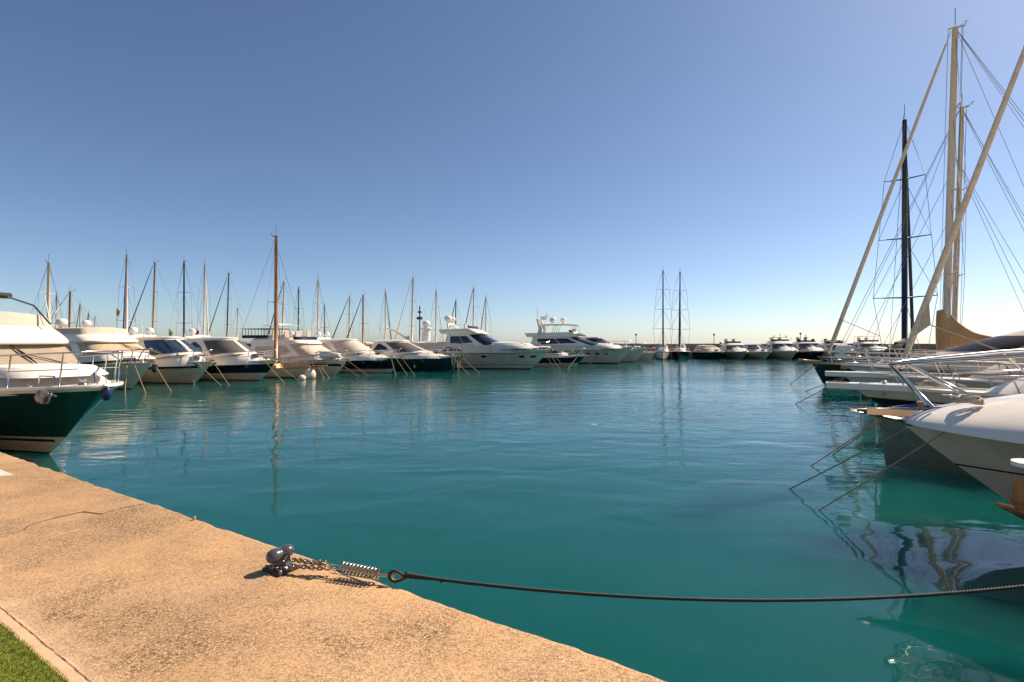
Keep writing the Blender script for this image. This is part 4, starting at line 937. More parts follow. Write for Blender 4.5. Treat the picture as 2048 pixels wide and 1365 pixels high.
for sg, P_ in ((1, RP[0]), (-1, RP[1])):
    mb.tube([P_[-1], (1.75, sg*.22, 1.93)], .024, 8); mb.tube([P_[-2], (1.2, sg*.45, 2.08)], .02, 8)
    for k, xb in ((3, .1), (2, -1.3), (1, -3.0)):
        mb.tube([P_[k], (xb, P_[k].y*.93, 2.2)], .02, 8)
    mid = [lerp(p.z, 2.2, .5) for p in P_]; mb.tube([(p.x-.15, p.y*.97, m_) for p, m_ in zip(P_[1:5], mid[1:5])], .015, 6)
mb.build('bow_rail', 'steel', root)
mb = MB(); mb.box((1.9, -.09, 1.74), (2.62, .09, 1.77)); mb.box((1.9, -.10, 1.74), (2.62, -.085, 1.86)); mb.box((1.9, .085, 1.74), (2.62, .10, 1.86)); mb.build('bow_roller', 'steel', root, bevel=.008)
mb = MB(); mb.tube([(1.6, 0, 1.90), (2.2, 0, 1.85), (2.75, 0, 1.80)], .03, 6)
for sg in (-1, 1): mb.quad([(2.86, 0, 1.80), (2.1, sg*.20, 1.66), (1.95, 0, 1.55), (2.35, 0, 1.66)][::sg]); mb.quad([(2.86, 0, 1.825), (2.1, sg*.215, 1.685), (1.95, 0, 1.575), (2.35, 0, 1.69)][::-sg])
mb.build('anchor', 'galv', root)
for y_ in (.38, -.38): mb = MB(); cleat(mb, (1.35, y_, 2.04), .17); mb.build('cleat', 'steel', root)
mb = MB(); mb.box((.35, .55, 2.17), (.6, .75, 2.30)); mb.build('nav_light', 'galv', root, bevel=.02)
mb = MB()
for k in range(5):
    a0 = k*1.1; mb.tube([Vector((1.35+(.17-.012*k)*math.cos(a0+j/14*6.5), .38+.10*math.sin(a0+j/14*6.5), 2.06+.018*k+.02*math.sin(j*.9))) for j in range(15)], .019, 6)
o = mb.build('rope_coil', 'rope_pale'); o.matrix_world = Matrix.Translation(root.location) @ Matrix.Rotation(rzR, 4, 'Z'); tag(o, 'pale rope wound round the bow cleat of the nearest white right yacht', 'rope')

# R0: bow just entering the right edge, platform, rusty claw anchor
T0 = Vector((5.39, 5.36, 0)); o0 = T0+AFT*2.3
root = empty('motor_yacht', o0, rzR); tag(root, 'yacht cut off by the right edge, only its white bow platform showing', 'motor yacht'); R0 = (root, h0 := Hull(12, 4.0, 2.1, 1.66, 1.2, sheer=1.3, full=2.6, fine=1.8, bowpow=.9, wlw=.8))
h0.build(root, [(0, 'antifoul'), (.05, 'grey_dark'), (.95, 'gel_old'), (1, 'grey_dark')], n=30); h0.deck(root)
c0 = Cabin(-9, -3, -.5, 1.6, 1.5, 2.5, rake=1.6, taper=.2, e=.8, crown=.1); c0.build('cabin', 'gel', root); c0.band('windscreen', 'glass', root, -.4, .4, .2, .9)
h0.railing(root, -4.5, r=.022, h=.8, hb=.85)
mb = MB(); top = []
for k in range(17):
    a = math.pi*(k/16-.5); top.append(Vector((2.22+.20*math.cos(a), .20*math.sin(a), 1.735)))
top = [Vector((1.2, -.20, 1.735))]+top+[Vector((1.2, .20, 1.735))]
mb.quad(top); mb.grid([top, [p-Vector((0, 0, .045)) for p in top]], smooth=False); mb.quad([p-Vector((0, 0, .045)) for p in top[::-1]]); mb.build('bow_platform', 'gel', root)
mb = MB()   # claw anchor: shank plate, curved palms
def claw(P):
    return [Vector(p) for p in P]
for y in (-.022, .022):
    ring = [(1.95, y, 1.52), (2.30, y, 1.60), (2.40, y, 1.53), (2.43, y, 1.34), (2.38, y, 1.20), (2.28, y, 1.16), (2.28, y, 1.34), (2.22, y, 1.44), (1.9, y, 1.40)]
    mb.quad(claw(ring) if y > 0 else claw(ring)[::-1])
mb.grid([[Vector((x, -.022, z)) for x, _, z in ring+[ring[0]]], [Vector((x, .022, z)) for x, _, z in ring+[ring[0]]]], smooth=False)
spine = [((1.85, .0, .97), .03), ((1.98, 0, 1.0), .17), ((2.13, 0, 1.06), .19), ((2.28, .0, 1.13), .14), ((2.44, 0, 1.215), .06), ((2.55, 0, 1.27), .008)]
rows = [[Vector((p[0]-.10*abs(k)**2*w_/.2, w_*k, p[2]+.12*k*k*w_/.2)) for k in (-1, -.6, -.25, 0, .25, .6, 1)] for p, w_ in spine]
mb.grid(rows); mb.grid([[p-Vector((0, 0, .03)) for p in r] for r in rows], flip=True)
e_ = rows[0]+[r[-1] for r in rows[1:]]+rows[-1][::-1][1:]+[r[0] for r in rows[::-1][1:]]; mb.grid([e_, [p-Vector((0, 0, .03)) for p in e_]], smooth=False)
mb.build('anchor', 'rust', root)

# traditional double-ender with blue cover
root = empty('fishing_boat', (9.05, 12.4, 0), rzR); tag(root, 'traditional wooden boat with pale hull and blue cover between two white bows on the right', 'fishing boat')
h = Hull(6.5, 2.4, .14, 1.17, .9, full=2.2, fine=1.9, bowpow=.9, wlw=.85, stern_taper=.6, midsheer=.12, sheer=2); R1B = (root, h)
h.build(root, [(0, 'antifoul'), (.93, 'hull_sage'), (1, 'wood_light')]); h.deck(root, 'wood_light', drop=.28, cap='wood_light', capw=.06)
mb = MB(); mb.box((.06, -.03, 1.0), (.165, .03, 1.30)); mb.build('stem_post', 'wood_light', root, bevel=.015)
mb = MB(); mb.box((-.68, .20, .95), (-.58, .30, 1.54)); mb.box((-.70, .18, 1.54), (-.56, .32, 1.60)); mb.build('samson_post', 'wood_light', root, bevel=.01)
mb = MB(); mb.quad([Vector(p) for p in ((-1.9, -1.0, .98), (-.25, 0, 1.06), (-1.9, 1.0, .98))]); mb.build('foredeck', 'wood_light', root)
AW = [Vector((.10-k*.30, -h.half(.10-k*.30)*1.0-.01, h.zd(.10-k*.30))) for k in range(12)]
UP = [.12+.26*min(1, k/3) for k in range(12)]
mb = MB(); mb.grid([AW, [p+Vector((0, -.02, u_)) for p, u_ in zip(AW, UP)]]); mb.grid([[p+Vector((0, -.03, u_)) for p, u_ in zip(AW, UP)], [p+Vector((0, -.03, 0)) for p in AW]]); mb.build('bulwark', 'wood_light', root)
mb = MB(); mb.tube([p+Vector((0, -.02, u_+.03)) for p, u_ in zip(AW, UP)], [.03]+[.055]*11, 8); mb.build('cover', 'canvas_blue', root)
mb = MB(); mb.tube([(.05, .02, 1.3), (-.1, .12, 1.42), (-.35, .22, 1.2), (-.5, .26, 1.0), (-.62, .25, 1.2)], .03); mb.build('mooring_strap', 'wood_light', root)
mb = MB()
for k in range(6): mb.tube([(.16+.012*k, .04*(k-3), 1.45), (.19, .045*(k-3), .95), (.17, .04*(k-3), .50+.03*k)], .012, 5)
o = mb.build('rope_coil', 'rope_pale'); o.matrix_world = Matrix.Translation(root.location) @ Matrix.Rotation(rzR, 4, 'Z'); tag(o, 'hank of pale rope hanging down at the stem of the traditional wooden boat', 'rope')

def rboat(origin, label, kind, bands, L=12, B=3.9, rake=2.3, fb=1.62, fa=1.2, sprit=.6, rail_r=.02, deckm='nonskid_tan', **k):
    root = empty(kind, origin, rzR); tag(root, label, kind.replace('_', ' '))
    h = Hull(L, B, rake, fb, fa, full=2.5, fine=1.8, bowpow=.95, wlw=.8); h.build(root, bands, n=30); h.deck(root, deckm)
    if sprit:
        mb = MB(); secs = [[Vector((x, y, z)) for y, z in ((-w_, fb-.14), (w_, fb-.14), (w_, fb+.05), (-w_, fb+.05))] for x, w_ in ((rake-1.6, .5), (rake-.2, .34), (rake+sprit-.08, .24), (rake+sprit, .18))]
        mb.loft_solid(secs, smooth=False); mb.build('bow_platform', 'gel', root, bevel=.015)
    h.railing(root, -5, h=.8, hb=.85, over=sprit*.8, r=rail_r, lean=.3); return root, h
# R2
root, h = rboat((12.95, 15.2, 0), 'white yacht with long flat bow platform and black lower hull, second on the right', 'motor_yacht', [(0, 'antifoul'), (.76, 'blackhull'), (.78, 'wood_light'), (1, 'gel_old')], L=13, B=4.2, rake=2.5, fb=1.62, fa=1.35, sprit=.6)
R2 = (root, h); anchor(root, (3.0, 0, 1.62), .7); deck_gear(root, h)
ct = Cabin(-10, -3.2, -.6, 1.5, 1.4, 2.02, rake=1.2, taper=.15, e=.8, crown=.1); ct.build('foredeck_trunk', 'gel', root)
ch = Cabin(-10, -5.2, -3.0, 1.45, 1.9, 2.75, rake=1.6, taper=.2, e=.7, crown=.1); ch.build('cabin', 'gel', root); ch.band('windscreen', 'glass', root, -.45, .45, .15, .9)
for sg in (-1, 1): ch.band('side_window', 'glass', root, sg*.53, sg*.92, .3, .85)
mb = MB(); mb.box((2.45, -.18, 2.45), (2.85, .18, 2.56)); mb.box((2.6, -.09, 2.56), (2.75, .09, 2.68)); mb.box((2.42, -.24, 2.68), (2.80, .24, 2.86)); mb.build('bow_seat', 'plastic_white', root, bevel=.03)
mb = MB()
for k in range(4): mb.tube([(.4+.35*math.cos(j/12*6.28)*(1-.12*k)+.02*math.sin(j*2+k), .3+.28*math.sin(j/12*6.28)*(1-.12*k), 1.70+.035*k+.015*math.sin(j*1.7+k)) for j in range(13)], .02, 5)
for k in range(7): mb.tube([(-.3+.1*k, .5, 1.70), (.0+.1*k, .3+.02*k, 1.80), (.3+.08*k, .1, 1.72)], .018, 5)
o = mb.build('rope_coil', 'rope_pale'); o.matrix_world = Matrix.Translation(root.location) @ Matrix.Rotation(rzR, 4, 'Z'); tag(o, 'heap of pale rope on the foredeck of the long-platform yacht', 'rope')
mb = MB(); mb.box((-1.4, .35, 2.05), (-.1, 1.0, 2.09)); mb.build('hatch', 'glass', root, bevel=.01)
# R3 sailing yacht with thick furled sail
root, h = rboat((15.45, 19.9, 0), 'white sailing yacht with thick cream furled sail rising past the right edge', 'sailing_yacht', [(0, 'antifoul'), (.72, 'blackhull'), (.74, 'gel'), (1, 'gel_old')], L=14, B=4.2, rake=2.3, fb=1.7, fa=1.4, sprit=.5)
R3 = (root, h); foot = .35
mast_set(root, h, -4.75, 17.6, 'alu_white', r=.17, spread=3, spw=1.5, furl='furl', furl_r=.105, foot=foot, stayr=.01, boom=5, base=2.0)
ct = Cabin(-9, -4, -1.6, 1.35, 1.5, 2.15, rake=1.0, taper=.2, e=.8, crown=.1); ct.build('coachroof', 'gel_old', root)
for sg in (-1, 1): ct.band('cabin_window', 'glass', root, sg*.5, sg*.9, .4, .75)
fw = Vector((foot, 0, h.zd(foot)+.08)); tw = Vector((-4.58, 0, 17.45))
a_, b_ = fw.lerp(tw, .09), fw.lerp(tw, .19); inv = (Matrix.Translation(root.location) @ Matrix.Rotation(rzR, 4, 'Z')).inverted(); cl = inv @ at(1861, 650, 19.2)
mb = MB(); rows = []
for k in range(7):
    e1 = a_.lerp(b_, k/6); rows.append([e1.lerp(cl+Vector((0, 0, .25*k/6*.3)), j/6)+Vector((0, .05*math.sin(j/6*3.14)*math.sin(k), 0)) for j in range(7)])
mb.grid(rows); mb.grid([[p+Vector((0, .02, 0)) for p in r] for r in rows], flip=True); mb.build('clew_flap', 'sail_tan', root)
mb = MB(); mb.tube([cl, inv @ at(2010, 706, 17.6)], .022, 5); mb.tube([cl, inv @ at(2030, 712, 17.2)], .018, 5); mb.build('sheet_rope', 'rope_pale', root)
# R4 motor yacht with swooping dark window
root, h = rboat((18.2, 23.9, 0), 'sleek grey-white motor yacht with dark swooping side window at the right edge', 'motor_yacht', WHITE, L=15, B=4.4, rake=2.2, fb=1.85, fa=1.4, sprit=0)
R4 = (root, h)
cs = Cabin(-12, -4.8, .0, 1.85, 1.75, 3.55, rake=4.6, rake_a=.5, taper=.28, e=.85, crown=.15, pw=1.35, z1a=3.65); cs.build('cabin', 'gel_old', root, nv=10, n=24)
for sg in (-1, 1):
    cs.band('side_window', 'glass_smoke', root, sg*.36, sg*.95, lambda k: .40+.12*k, lambda k: .43+.32*math.sin(math.pi*min(1, k*.8+.02))**.7, n=24)
    cs.band('side_window', 'glass_smoke', root, sg*.45, sg*.9, lambda k: .10+.05*k, lambda k: .12+.20*math.sin(math.pi*k)**.7, n=16)
cs.band('windscreen', 'glass_smoke', root, -.30, .30, .45, .80)
# R4b small cruiser with wooden bow fitting
root, h = rboat((20.6, 27.9, 0), 'white cruiser with short wooden bow fitting, beside the black bow', 'sailing_yacht', [(0, 'antifoul'), (.6, 'blackhull'), (1, 'gel_old')], L=10, B=3.2, rake=1.5, fb=1.5, fa=1.2, sprit=0)
R4B = (root, h); mb = MB(); mb.box((1.0, -.14, 1.5), (2.2, .14, 1.62)); mb.box((2.05, -.18, 1.42), (2.25, .18, 1.66)); mb.build('bowsprit', 'wood_light', root, bevel=.02); anchor(root, (2.0, 0, 1.45), .7)
ct = Cabin(-8, -3.5, -1.5, 1.1, 1.3, 2.0, rake=1.0, taper=.2, e=.8, crown=.1); ct.build('coachroof', 'gel', root)
mast_set(root, h, -4.0, 12.5, 'alu', r=.09, spread=0, furl=None, stayr=.012, base=1.9, boom=3.5) if False else None
# R5 black sailing yacht with the tall beige mast
o5 = W(1650, 772); root = empty('sailing_yacht', o5, rzR); tag(root, 'black-hulled sailing yacht with gilded bow tip and the tallest beige mast', 'sailing yacht')
h = Hull(17, 4.8, .75, 1.52, 1.3, full=2.3, fine=1.9, bowpow=.95, wlw=.85, stern_taper=.3, sheer=1.8); R5 = (root, h)
h.build(root, [(0, 'antifoul'), (.06, 'gel'), (.12, 'gel_old'), (.97, 'blackhull'), (1, 'wood_light')], n=30); h.deck(root, 'teak', cap='wood_light')
mb = MB(); mb.tube([(.2, 0, 1.55), (.9, 0, 1.62), (1.35, 0, 1.68)], [.13, .12, .09], 8); mb.tube([(1.3, 0, 1.66), (1.5, 0, 1.70), (1.55, 0, 1.62)], [.12, .13, .07], 8); mb.build('bowsprit', 'wood_light', root)
h.railing(root, -14, h=.75, hb=.8, over=.0, r=.022, lean=.1, step=1.5)
cr_ = Cabin(-12, -6, -4.0, 1.4, 1.3, 2.05, rake=.6, taper=.12, e=.8, crown=.1); cr_.build('coachroof', 'gel_old', root)
for sg in (-1, 1): cr_.band('cabin_window', 'glass', root, sg*.5, sg*.93, .35, .75)
MX = -6.28; MH = CZ+(HY-58)*31.1/F
mast_set(root, h, MX, MH, 'alu', r=.195, spread=3, spw=1.5, furl='furl', furl_r=.115, foot=0, stayr=.014, base=2.0, rake_m=.45)
def wires(root, items, name='rigging', r=.012):
    mb = MB()
    for a, b in items: mb.tube([a, b], r, 4)
    return mb.build(name, 'wire', root)
T5 = Vector((MX-.45, 0, MH)); wires(root, [(T5, (-16.8, -1.2, 1.4)), (T5, (-16.8, 1.2, 1.4)), (T5+Vector((.35, .1, 0)), (MX+.35, .12, 2.2)), (T5+Vector((-.3, .1, 0)), (MX-.32, .15, 2.2)), (T5+Vector((-.4, -.1, 0)), (MX-.40, -.12, 2.2)),
  (Vector((MX-.25, 0, MH*.72)), (-2.2, 0, 1.6)), (Vector((MX-.3, 0, MH*.66)), (-11.5, 1.9, 1.4)), (Vector((MX-.3, 0, MH*.66)), (-11.5, -1.9, 1.4)), (T5, (-12.5, .1, 3.0))])
mb = MB(); secs = []   # mast boot and mainsail cover with the concave upper edge
for k in range(19):
    t = k/18; x = MX+.42-t*6.2; d_ = max(0, t-.085)
    ztop = 3.08+1.85*math.exp(-d_*7.0)*(1 if t > .02 else .97)+.02*math.sin(k*2.1); zb_ = 2.42+.55*min(1, t*2.3)**.8 if t < .6 else 2.97
    hw = lerp(.34, .13, min(1, t*1.8))
    secs.append([Vector((x, hw*math.copysign(abs(math.cos(a))**.6, math.cos(a))*(1-.45*max(0, math.sin(a))), lerp(zb_, ztop, .5+.5*math.sin(a)))) for a in [2*math.pi*j/16 for j in range(16)]])
mb.loft_solid(secs); mb.build('sail_cover', 'canvas_cover', root)
mb = MB(); mb.tube([(MX-.3, 0, 2.75), (MX-6.5, 0, 2.95)], .13, 8); mb.build('boom', 'alu', root)
mb = MB(); a_ = at(1790, 671, 32.3); inv = (Matrix.Translation(root.location) @ Matrix.Rotation(rzR, 4, 'Z')).inverted(); mb.tube([inv @ at(1684, 640, 33), inv @ at(1760, 672, 32)], .02, 5); mb.build('sheet_rope', 'rope', root)
mb = MB(); c_ = inv @ at(1684, 641, 33.2)
fw = Vector((0, 0, 1.7)); tw = Vector((MX+.1, 0, MH-.15)); mb.grid([[fw.lerp(tw, .02).lerp(c_, j/4) for j in range(5)], [fw.lerp(tw, .10).lerp(c_, j/4) for j in range(5)], [fw.lerp(tw, .155).lerp(c_, j/4) for j in range(5)]]); mb.build('clew_flap', 'sail_tan', root)
# R6, R7
r6, h6 = sailboat((28.42, 33.0), 298, 'sailing yacht with second beige mast carrying a white radome', CZ+(HY-218)*33/F, L=13, B=3.8, mlocal=-6, m='alu', r=.15, spread=2, spw=1.3, furl=None, boom_m='canvas_cover', fb=1.4, stayr=.013, lean=.45)
M6 = CZ+(HY-218)*33/F; wires(r6, [((-6.4, 0, M6), (.4, 0, 1.5)), ((-6.3, 0, M6*.82), (-.6, 0, 1.5)), ((-6.25, 0, M6*.66), (-1.8, 0, 1.5)), ((-6.25, 0, M6*.5), (-2.8, 0, 1.5)), ((-6.4, 0, M6), (-12.8, -1, 1.4)), ((-6.4, 0, M6), (-12.8, 1, 1.4)), ((-6.3, 0, M6*.8), (-10.5, 1.7, 1.4)), ((-6.65, .1, M6), (-6.3, .1, 1.8)), ((-6.1, .1, M6), (-5.75, .1, 1.8))], r=.013)
zz = CZ+(HY-567)*33/F; mb = MB(); mb.tube([(-6, 0, zz), (-6.3, -1.4, zz+.25)], .04); mb.build('radome_bracket', 'alu', r6); radome(r6, (-6.15, -.7, zz+.35), .36)
r7, h7 = sailboat((32.2, 42.0), 44, 'black sailing yacht with tall black mast and dark boom cover', CZ+(HY-240)*42/F, L=13, B=4, mlocal=-5, m='mast_dark', r=.21, spread=3, spw=2.1, furl='mast_dark', boom_m='canvas_dark', hullm='blackhull', fb=1.4, stayr=.018, furl_r=.12, sprayhood='canvas_dark')

# =================================================================== MOORING LINES
def wp(root, p): return Matrix.Translation(root.location) @ Matrix.Rotation(root.rotation_euler.z, 4, 'Z') @ Vector(p)
def mline(boat, side, px, py, label, r=.02, m='rope', sag=.03, dx=-.45, dz=.0, inset=.05, group='mooring lines running down into the water'):
    root, h = boat; x = h.rake+dx; p0 = wp(root, (x, side*max(0, h.half(x)+inset), h.zd(x)+dz)); p1 = W(px, py)
    d = p1-p0; p1 = p1+d*.12
    mb = MB(); pts = [p0.lerp(p1, k/10)-Vector((0, 0, sag*d.length*math.sin(math.pi*k/10)*.5)) for k in range(11)]
    mb.tube(pts, r, 6); o = mb.build('mooring_line', m); tag(o, label, 'mooring line', group); return o
L_ = [('A', -1, -20, 900, 'white mooring line sagging from the dark green bow towards the quay', 'rope_pale', -2.6),
 ('B', -1, 292, 787, 'tan mooring line from the peach-covered yacht, the left of its two slanting ones', 'rope', -.9),
 ('B', 1, 343, 783, 'tan mooring line from the very tip of the peach-covered yacht bow', 'rope', -.2),
 ('B', -1, 250, 785, 'near-vertical dark mooring line under the peach-covered yacht bow', 'rope', -1.3),
 ('C', -1, 442, 771, 'left mooring line of the long-windowed hardtop yacht', 'rope', -.9),
 ('C', 1, 459, 771, 'right mooring line of the long-windowed hardtop yacht', 'rope', -.25),
 ('C', -1, 389, 769, 'vertical mooring line at the stem of the long-windowed hardtop yacht', 'rope', -1.5),
 ('D', -1, 569, 766, 'yellowish mooring line from the navy-banded bow', 'rope_yellow', -.8),
 ('E', -1, 598, 761, 'mooring line running down from beside the wooden mast', 'rope', -3.0),
 ('E', -1, 648, 757, 'left of the two thin lines under the classic boat bowsprit', 'rope_pale', .2),
 ('E', 1, 658, 755, 'right of the two thin lines under the classic boat bowsprit', 'rope_pale', .4),
 ('F', -1, 718, 753, 'left mooring line of the beige wrapped yacht', 'rope', -.8),
 ('F', 1, 736, 751, 'right mooring line of the beige wrapped yacht', 'rope', -.25),
 ('G', -1, 792, 750, 'short mooring line left at the black-hulled yacht stem', 'rope', -.9),
 ('G', -1, 815, 750, 'middle mooring line of the black-hulled yacht', 'rope', -.5),
 ('G', 1, 829, 749, 'right mooring line of the black-hulled yacht', 'rope', -.2),
 ('H', -1, 938, 749, 'left mooring line of the dark green open yacht', 'rope', -.8),
 ('H', 1, 960, 747, 'right mooring line of the dark green open yacht', 'rope', -.2),
 ('I', -1, 1111, 738, 'left mooring line of the square-portholed white yacht', 'rope', -.8),
 ('I', 1, 1121, 740, 'middle mooring line of the square-portholed white yacht', 'rope', -.4),
 ('I', 1, 1130, 734, 'right mooring line of the square-portholed white yacht', 'rope', -.2),
 ('J', -1, 1136, 737, 'left mooring line of the small navy speedboat', 'rope', -.8),
 ('J', 1, 1183, 729, 'right mooring line of the small navy speedboat', 'rope', -.2),
 ('K2', -1, 1302, 721, 'left mooring line of the farthest sharp-bowed yacht', 'rope', -.8),
 ('K2', 1, 1311, 719, 'right mooring line of the farthest sharp-bowed yacht', 'rope', -.2)]
for b_, sd_, px, py, lab, m_, dx in L_: mline(boats[b_], sd_, px, py, lab, m=m_, dx=dx, sag=.08 if b_ == 'A' else .02, r=.014 if b_ == 'A' else .018)
R_ = [(R1, 1, 1637, 1020, 'mooring line crossing the nearest right bow and entering the water lowest', -.85, .012, .20),
 (R1, -1, 1578, 978, 'mooring line reaching furthest left from the nearest right bow', -.55, .014, .1),
 (R1, 1, 2175, 985, 'mooring line falling right from the bow cleat across the nearest white topsides', -.85, .013, .2),
 (R1B, 1, 1621, 932, 'upper mooring line of the traditional wooden boat', -.15, .014, .1),
 (R1B, -1, 1665, 910, 'lower mooring line of the traditional wooden boat', -.1, .014, -.05),
 (R2, 1, 1684, 822, 'mooring line slanting down left from the long-platform yacht hull', -.9, .016, -.2),
 (R3, -1, 1590, 808, 'long mooring line from the cream-furled sailing yacht bow', -.5, .018, 0),
 (R4B, 1, 1610, 783, 'mooring line from the wooden bow fitting, nearest of three', -.3, .02, 0),
 (R5, 1, 1583, 779, 'mooring line from the black bow, lower one', -.3, .02, -.1),
 (R5, -1, 1580, 768, 'mooring line from the black bow, upper one', -.2, .02, -.1)]
for b_, sd_, px, py, lab, dx, r, dz in R_: mline(b_, sd_, px, py, lab, r=r, dx=dx, dz=dz, sag=.015)
mb = MB(); q0 = wp(R2[0], (2.2, .3, 1.7)); mb.tube([q0, q0+Vector((0, 0, -.5)), q0+Vector((.02, 0, -1.3)), Vector((q0.x+.03, q0.y, -.1))], .014); o = mb.build('mooring_line', 'rope_pale'); tag(o, 'thin line hanging straight down from the long white bow platform', 'mooring line', 'mooring lines running down into the water')

# fenders
def fender(boat, x, side, label, r=.16, l=.6, m='fender_blue', dz=-.15):
    root, h = boat; p = wp(root, (x, side*(h.half(x)+r*.8), h.zd(x)+dz))
    e = empty('fender', p-Vector((0, 0, l)), 0); tag(e, label, 'fender')
    mb = MB(); mb.lathe([(.001, 0), (r*.5, .02), (r, .13), (r, l-.13), (r*.5, l-.02), (.001, l)], seg=14); mb.build('fender_body', m, e)
    mb = MB(); mb.tube([(0, 0, l-.02), (0, 0, l+.25)], .01); mb.build('lanyard', 'rope_pale', e)
fender(boats['A'], 2.5, .3, 'navy blue fender at the tip of the dark green bow', r=.11, l=.40, dz=-.0)
fender(boats['B'], 1.7, 1, 'blue fender at the bow of the peach-covered yacht', r=.15, l=.6, dz=-.05)
fender(boats['H'], -3.5, -1, 'small white fender on the dark green open yacht side', r=.09, l=.35, m='fender_white', dz=-.75)

# =================================================================== BOLLARD, CHAIN, SPRING, ROPE
def Pz(px, py, z): return at(px, py, (CZ-z)*F/(py-HY))
b0 = D(562, 1139); root = empty('mooring_bollard', b0, 0); tag(root, 'dark grey glossy double-lobed bollard bolted to the quay edge', 'bollard')
rz = Matrix.Rotation(R(-32), 4, 'Z')
mb = MB(); mb.box((-.105, -.085, 0), (.105, .085, .022), T=rz); mb.build('base_plate', 'bollard_base', root, bevel=.005)
for sx in (-1, 1):
    for sy in (-1, 1):
        mb = MB(); c = rz @ Vector((sx*.083, sy*.062, .022)); mb.lathe([(.014, 0), (.014, .010), (.011, .014), (.001, .015)], c, 6); mb.build('bolt', 'galv', root)
c1_, c2_ = Vector((-.036, -.036, .112)), Vector((.030, .038, .124)); ctr = (c1_+c2_)/2+Vector((0, 0, -.0))
cm_ = (c1_+c2_)/2+Vector((-.012, .012, 0))
def fld(p): return (.056**4)/((p-c1_).length_squared**2+1e-9)+(.050**4)/((p-c2_).length_squared**2+1e-9)+(.036**4)/((p-cm_).length_squared**2+1e-9)
mb = MB(); rows = []
for i in range(25):
    ph = math.pi*(i/24-.5); row = []
    for j in range(48):
        th = 2*math.pi*j/48; d = Vector((math.cos(ph)*math.cos(th), math.cos(ph)*math.sin(th), math.sin(ph))); lo, hi = .01, .3
        for _ in range(22):
            m_ = (lo+hi)/2
            if fld(ctr+d*m_) > 1.0: lo = m_
            else: hi = m_
        q = ctr+d*lo; q.z = ctr.z+(q.z-ctr.z)*(.95 if q.z > ctr.z else .85); row.append(q)
    rows.append(row)
mb.grid(rows, closed=True); mb.build('head', 'bollard_paint', root)
mb = MB(); mb.lathe([(.075, .018), (.060, .030), (.044, .055), (.042, .085), (.055, .115)], seg=24); mb.build('neck', 'bollard_paint', root)
def chain(pts, ll, r, name, m, label=None, tw=0):
    """links of length ll strung along the polyline"""
    mb = MB(); P = [Vector(p) for p in pts]; seg = [(b-a).length for a, b in zip(P[:-1], P[1:])]; tot = sum(seg); n = int(tot/(ll*.72))
    for k in range(n):
        s_ = (k+.5)/n*tot; i = 0
        while i < len(seg)-1 and s_ > seg[i]: s_ -= seg[i]; i += 1
        t = (P[i+1]-P[i]).normalized(); c = P[i]+t*s_; up = Vector((0, 0, 1)); sd_ = t.cross(up).normalized(); up = sd_.cross(t)
        rnd_ = .35*math.sin(k*2.7+tw); a_ = math.pi/4*(1 if k % 2 else -1)+rnd_; v = sd_*math.cos(a_)+up*math.sin(a_); hw = ll*.30; hl = ll*.5-hw
        ring = []
        for q in range(16):
            an = 2*math.pi*q/16; ring.append(c+t*(hl*(1 if math.cos(an) > 0 else -1)+hw*math.cos(an))+v*(hw*math.sin(an)))
        ring.append(ring[0]); ring.append(ring[1]); mb.tube(ring, r, 6, cap=False)
    o = mb.build(name, m); tag(o, label, 'chain') if label else None; return o
z1 = 1.372
# turns of chain round the neck, then two strands out to the spring
turn = [b0+Vector((.058*math.cos(a), .058*math.sin(a), .060+.008*math.sin(a*2))) for a in [math.pi*k/8-1.2 for k in range(13)]]
chain([Pz(650, 1129, 1.385), Pz(615, 1124, 1.385), Pz(590, 1120, 1.38)]+turn[::-1][:9], .040, .0056, 'mooring_chain', 'chain_steel', 'upper strand of shiny chain from bollard neck to the steel spring')
chain([b0+Vector((-.055, -.05, .045)), b0+Vector((.03, -.075, .04)), Pz(600, 1133, 1.355), Pz(640, 1137, 1.345), Pz(668, 1137, 1.35)], .040, .0056, 'mooring_chain', 'chain_steel', 'lower strand of shiny chain looped under the bollard head', 1)
chain([Pz(668, 1140, 1.318), Pz(690, 1142, 1.318), Pz(715, 1146, 1.33), Pz(748, 1152, 1.345)], .024, .0032, 'safety_chain', 'bollard_base', 'thin dark safety chain lying inside the steel spring')
# shackles
mb = MB()
for c, s_ in ((Pz(640, 1126, 1.385), .022), (Pz(651, 1128, 1.385), .020)):
    mb.tube([c+Vector((0, s_*math.cos(a)*.6, s_*math.sin(a))) for a in [2*math.pi*k/12 for k in range(14)]], .005, 6, cap=False); mb.tube([c+Vector((-.004, -.02, 0)), c+Vector((.004, .02, 0))], .006)
tag(mb.build('shackle', 'brass'), 'small brassy shackles joining the chain to the spring rods', 'shackle')
